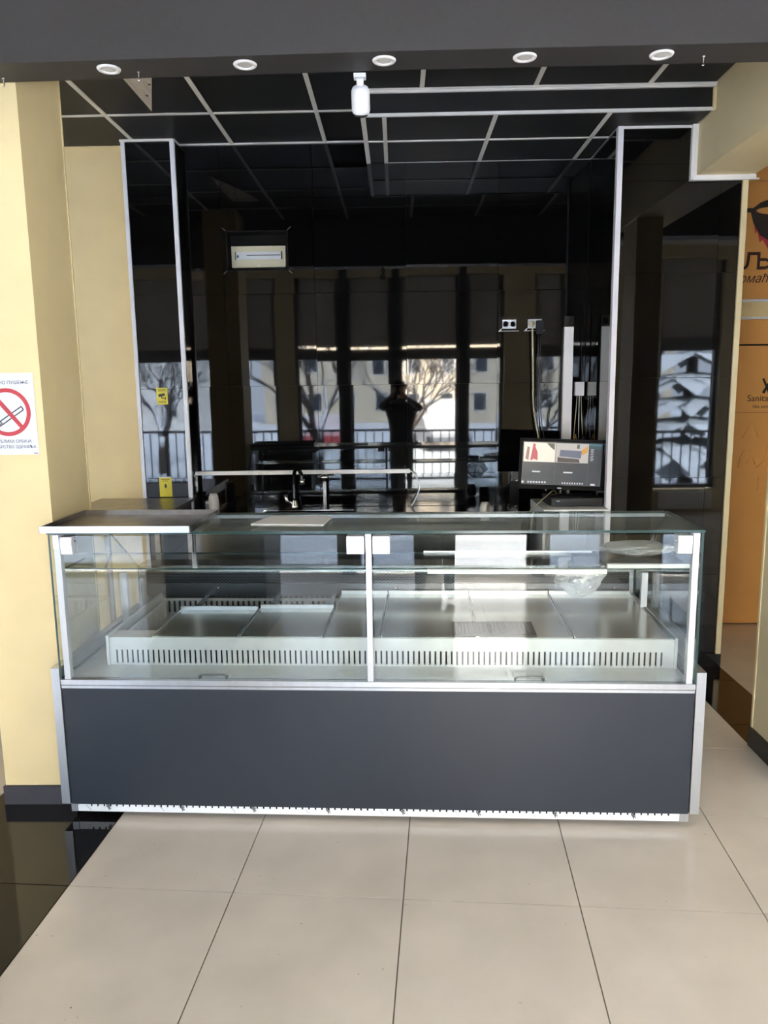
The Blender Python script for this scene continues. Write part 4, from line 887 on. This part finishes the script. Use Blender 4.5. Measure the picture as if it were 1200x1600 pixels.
# ------------------------------------------------------------------ photographer standing behind the camera (mirrored in the tiles)
def person():
    verts, edges, rad = [], [], []
    def add(p, r, par=None):
        verts.append(p); rad.append(r if isinstance(r, tuple) else (r, r)); i = len(verts) - 1
        if par is not None: edges.append((par, i))
        return i
    cxp = .05; y = -.44
    pel = add((cxp, y, .98), (.150, .110)); sp_ = add((cxp, y, 1.18), (.150, .110), pel); chs = add((cxp, y - .01, 1.38), (.165, .115), sp_)
    nb = add((cxp, y, 1.53), (.075, .07), chs); nk = add((cxp, y + .02, 1.60), (.055, .055), nb); jaw = add((cxp - .005, y + .06, 1.665), (.068, .082), nk); hdv = add((cxp - .005, y + .05, 1.745), (.078, .095), jaw); tp = add((cxp - .005, y + .04, 1.815), (.055, .065), hdv)
    for s in (-1, 1):
        hp = add((cxp + s * .10, y, .92), .095, pel); kn_ = add((cxp + s * .115, y + .02, .50), .062, hp); an = add((cxp + s * .12, y - .02, .09), .045, kn_); to = add((cxp + s * .14, y + .13, .045), (.045, .035), an)
        shd = add((cxp + s * .185, y, 1.47), .072, chs); el_ = add((cxp + s * .275, y + .22, 1.46), .052, shd); wr_ = add((s * .085, y + .36, 1.62), .034, el_); pm_ = add((s * .062, y + .385, 1.672), (.030, .022), wr_)
        for k in range(4):
            a = add((s * (.052 - .002 * k), y + .397 + .006 * k, 1.690 + k * .014 - .02), .010, pm_); b = add((s * .040, y + .418, 1.693 + k * .017 - .02), .009, a); add((s * (.022 - .002 * abs(k - 1)), y + .416, 1.697 + k * .017 - .02), .0085, b)
        th = add((s * .050, y + .372, 1.68), .011, pm_); add((s * .026, y + .366, 1.705), .009, th)
    me = bpy.data.meshes.new('photographer'); me.from_pydata(verts, edges, []); o = bpy.data.objects.new('tmp_person', me); COL.objects.link(o)
    sk_ = o.modifiers.new('skin', 'SKIN'); sk_.use_smooth_shade = True
    for i, r in enumerate(rad): me.skin_vertices[0].data[i].radius = r
    me.skin_vertices[0].data[0].use_root = True
    su = o.modifiers.new('sub', 'SUBSURF'); su.levels = 2; su.render_levels = 2
    bpy.context.view_layer.update(); m2 = bpy.data.meshes.new_from_object(o.evaluated_get(bpy.context.evaluated_depsgraph_get())); bpy.data.objects.remove(o)
    m2.materials.clear()
    for m in (mat('dark_jacket', (26, 28, 34), .8), mat('skin', (200, 152, 126), .5), mat('dark_trousers', (24, 26, 32), .85), mat('black_shoe', (16, 16, 16), .5)): m2.materials.append(m)
    for p in m2.polygons:
        c = p.center; hand = c.y > -.10 and c.z > 1.6
        p.material_index = 1 if (c.z > 1.585 and c.y < -.3) or hand else (3 if c.z < .09 else (2 if c.z < .96 else 0))
    return m2
ph = obj('person', person(), None); tag(ph, 'person in a dark jacket holding up a phone, mirrored in the tiles', 'person')
bm = bmesh.new(); bmesh.ops.create_uvsphere(bm, u_segments=20, v_segments=12, radius=1)
for v in bm.verts: v.co = Vector((v.co.x * .088, v.co.y * .105 - .012, v.co.z * .085))
bmesh.ops.delete(bm, geom=[v for v in bm.verts if v.co.z < .0 and v.co.y > .0], context='VERTS'); obj('hair', bm, mat('dark_hair', (36, 28, 24), .7), ph, loc=(.045, -.395, 1.765))
for s in (-1, 1):
    bm = bmesh.new(); bmesh.ops.create_uvsphere(bm, u_segments=10, v_segments=6, radius=.011); obj('eye', bm, M_white, ph, loc=(.045 + s * .030, -.300, 1.735))
    bm = bmesh.new(); bmesh.ops.create_uvsphere(bm, u_segments=10, v_segments=6, radius=1)
    for v in bm.verts: v.co = Vector((v.co.x * .010, v.co.y * .020, v.co.z * .032))
    obj('ear', bm, MATS['skin'], ph, loc=(.045 + s * .080, -.385, 1.725))
bm = bmesh.new(); prism(bm, [(-.014, 0, 0), (.014, 0, 0), (0, .028, .004), (0, .002, .05)], (0, -.004, 0)); obj('nose', bm, MATS['skin'], ph, .003, (.045, -.300, 1.690))
obj('mouth', B((-.022, .022, 0, .006, 0, .006)), mat('lip', (150, 90, 84), .5), ph, .002, (.045, -.300, 1.668))
pn = thing('phone', 'dark phone held up by the mirrored person', 'phone', (-.0, -.022, 1.71))
obj('phone_body', B((-.037, .037, -.008, 0, -.075, .072)), M_black, pn, .004); obj('camera_bump', B((-.03, .004, 0, .003, .035, .066)), mat('phone_glass', (30, 32, 36), .1), pn, .001)
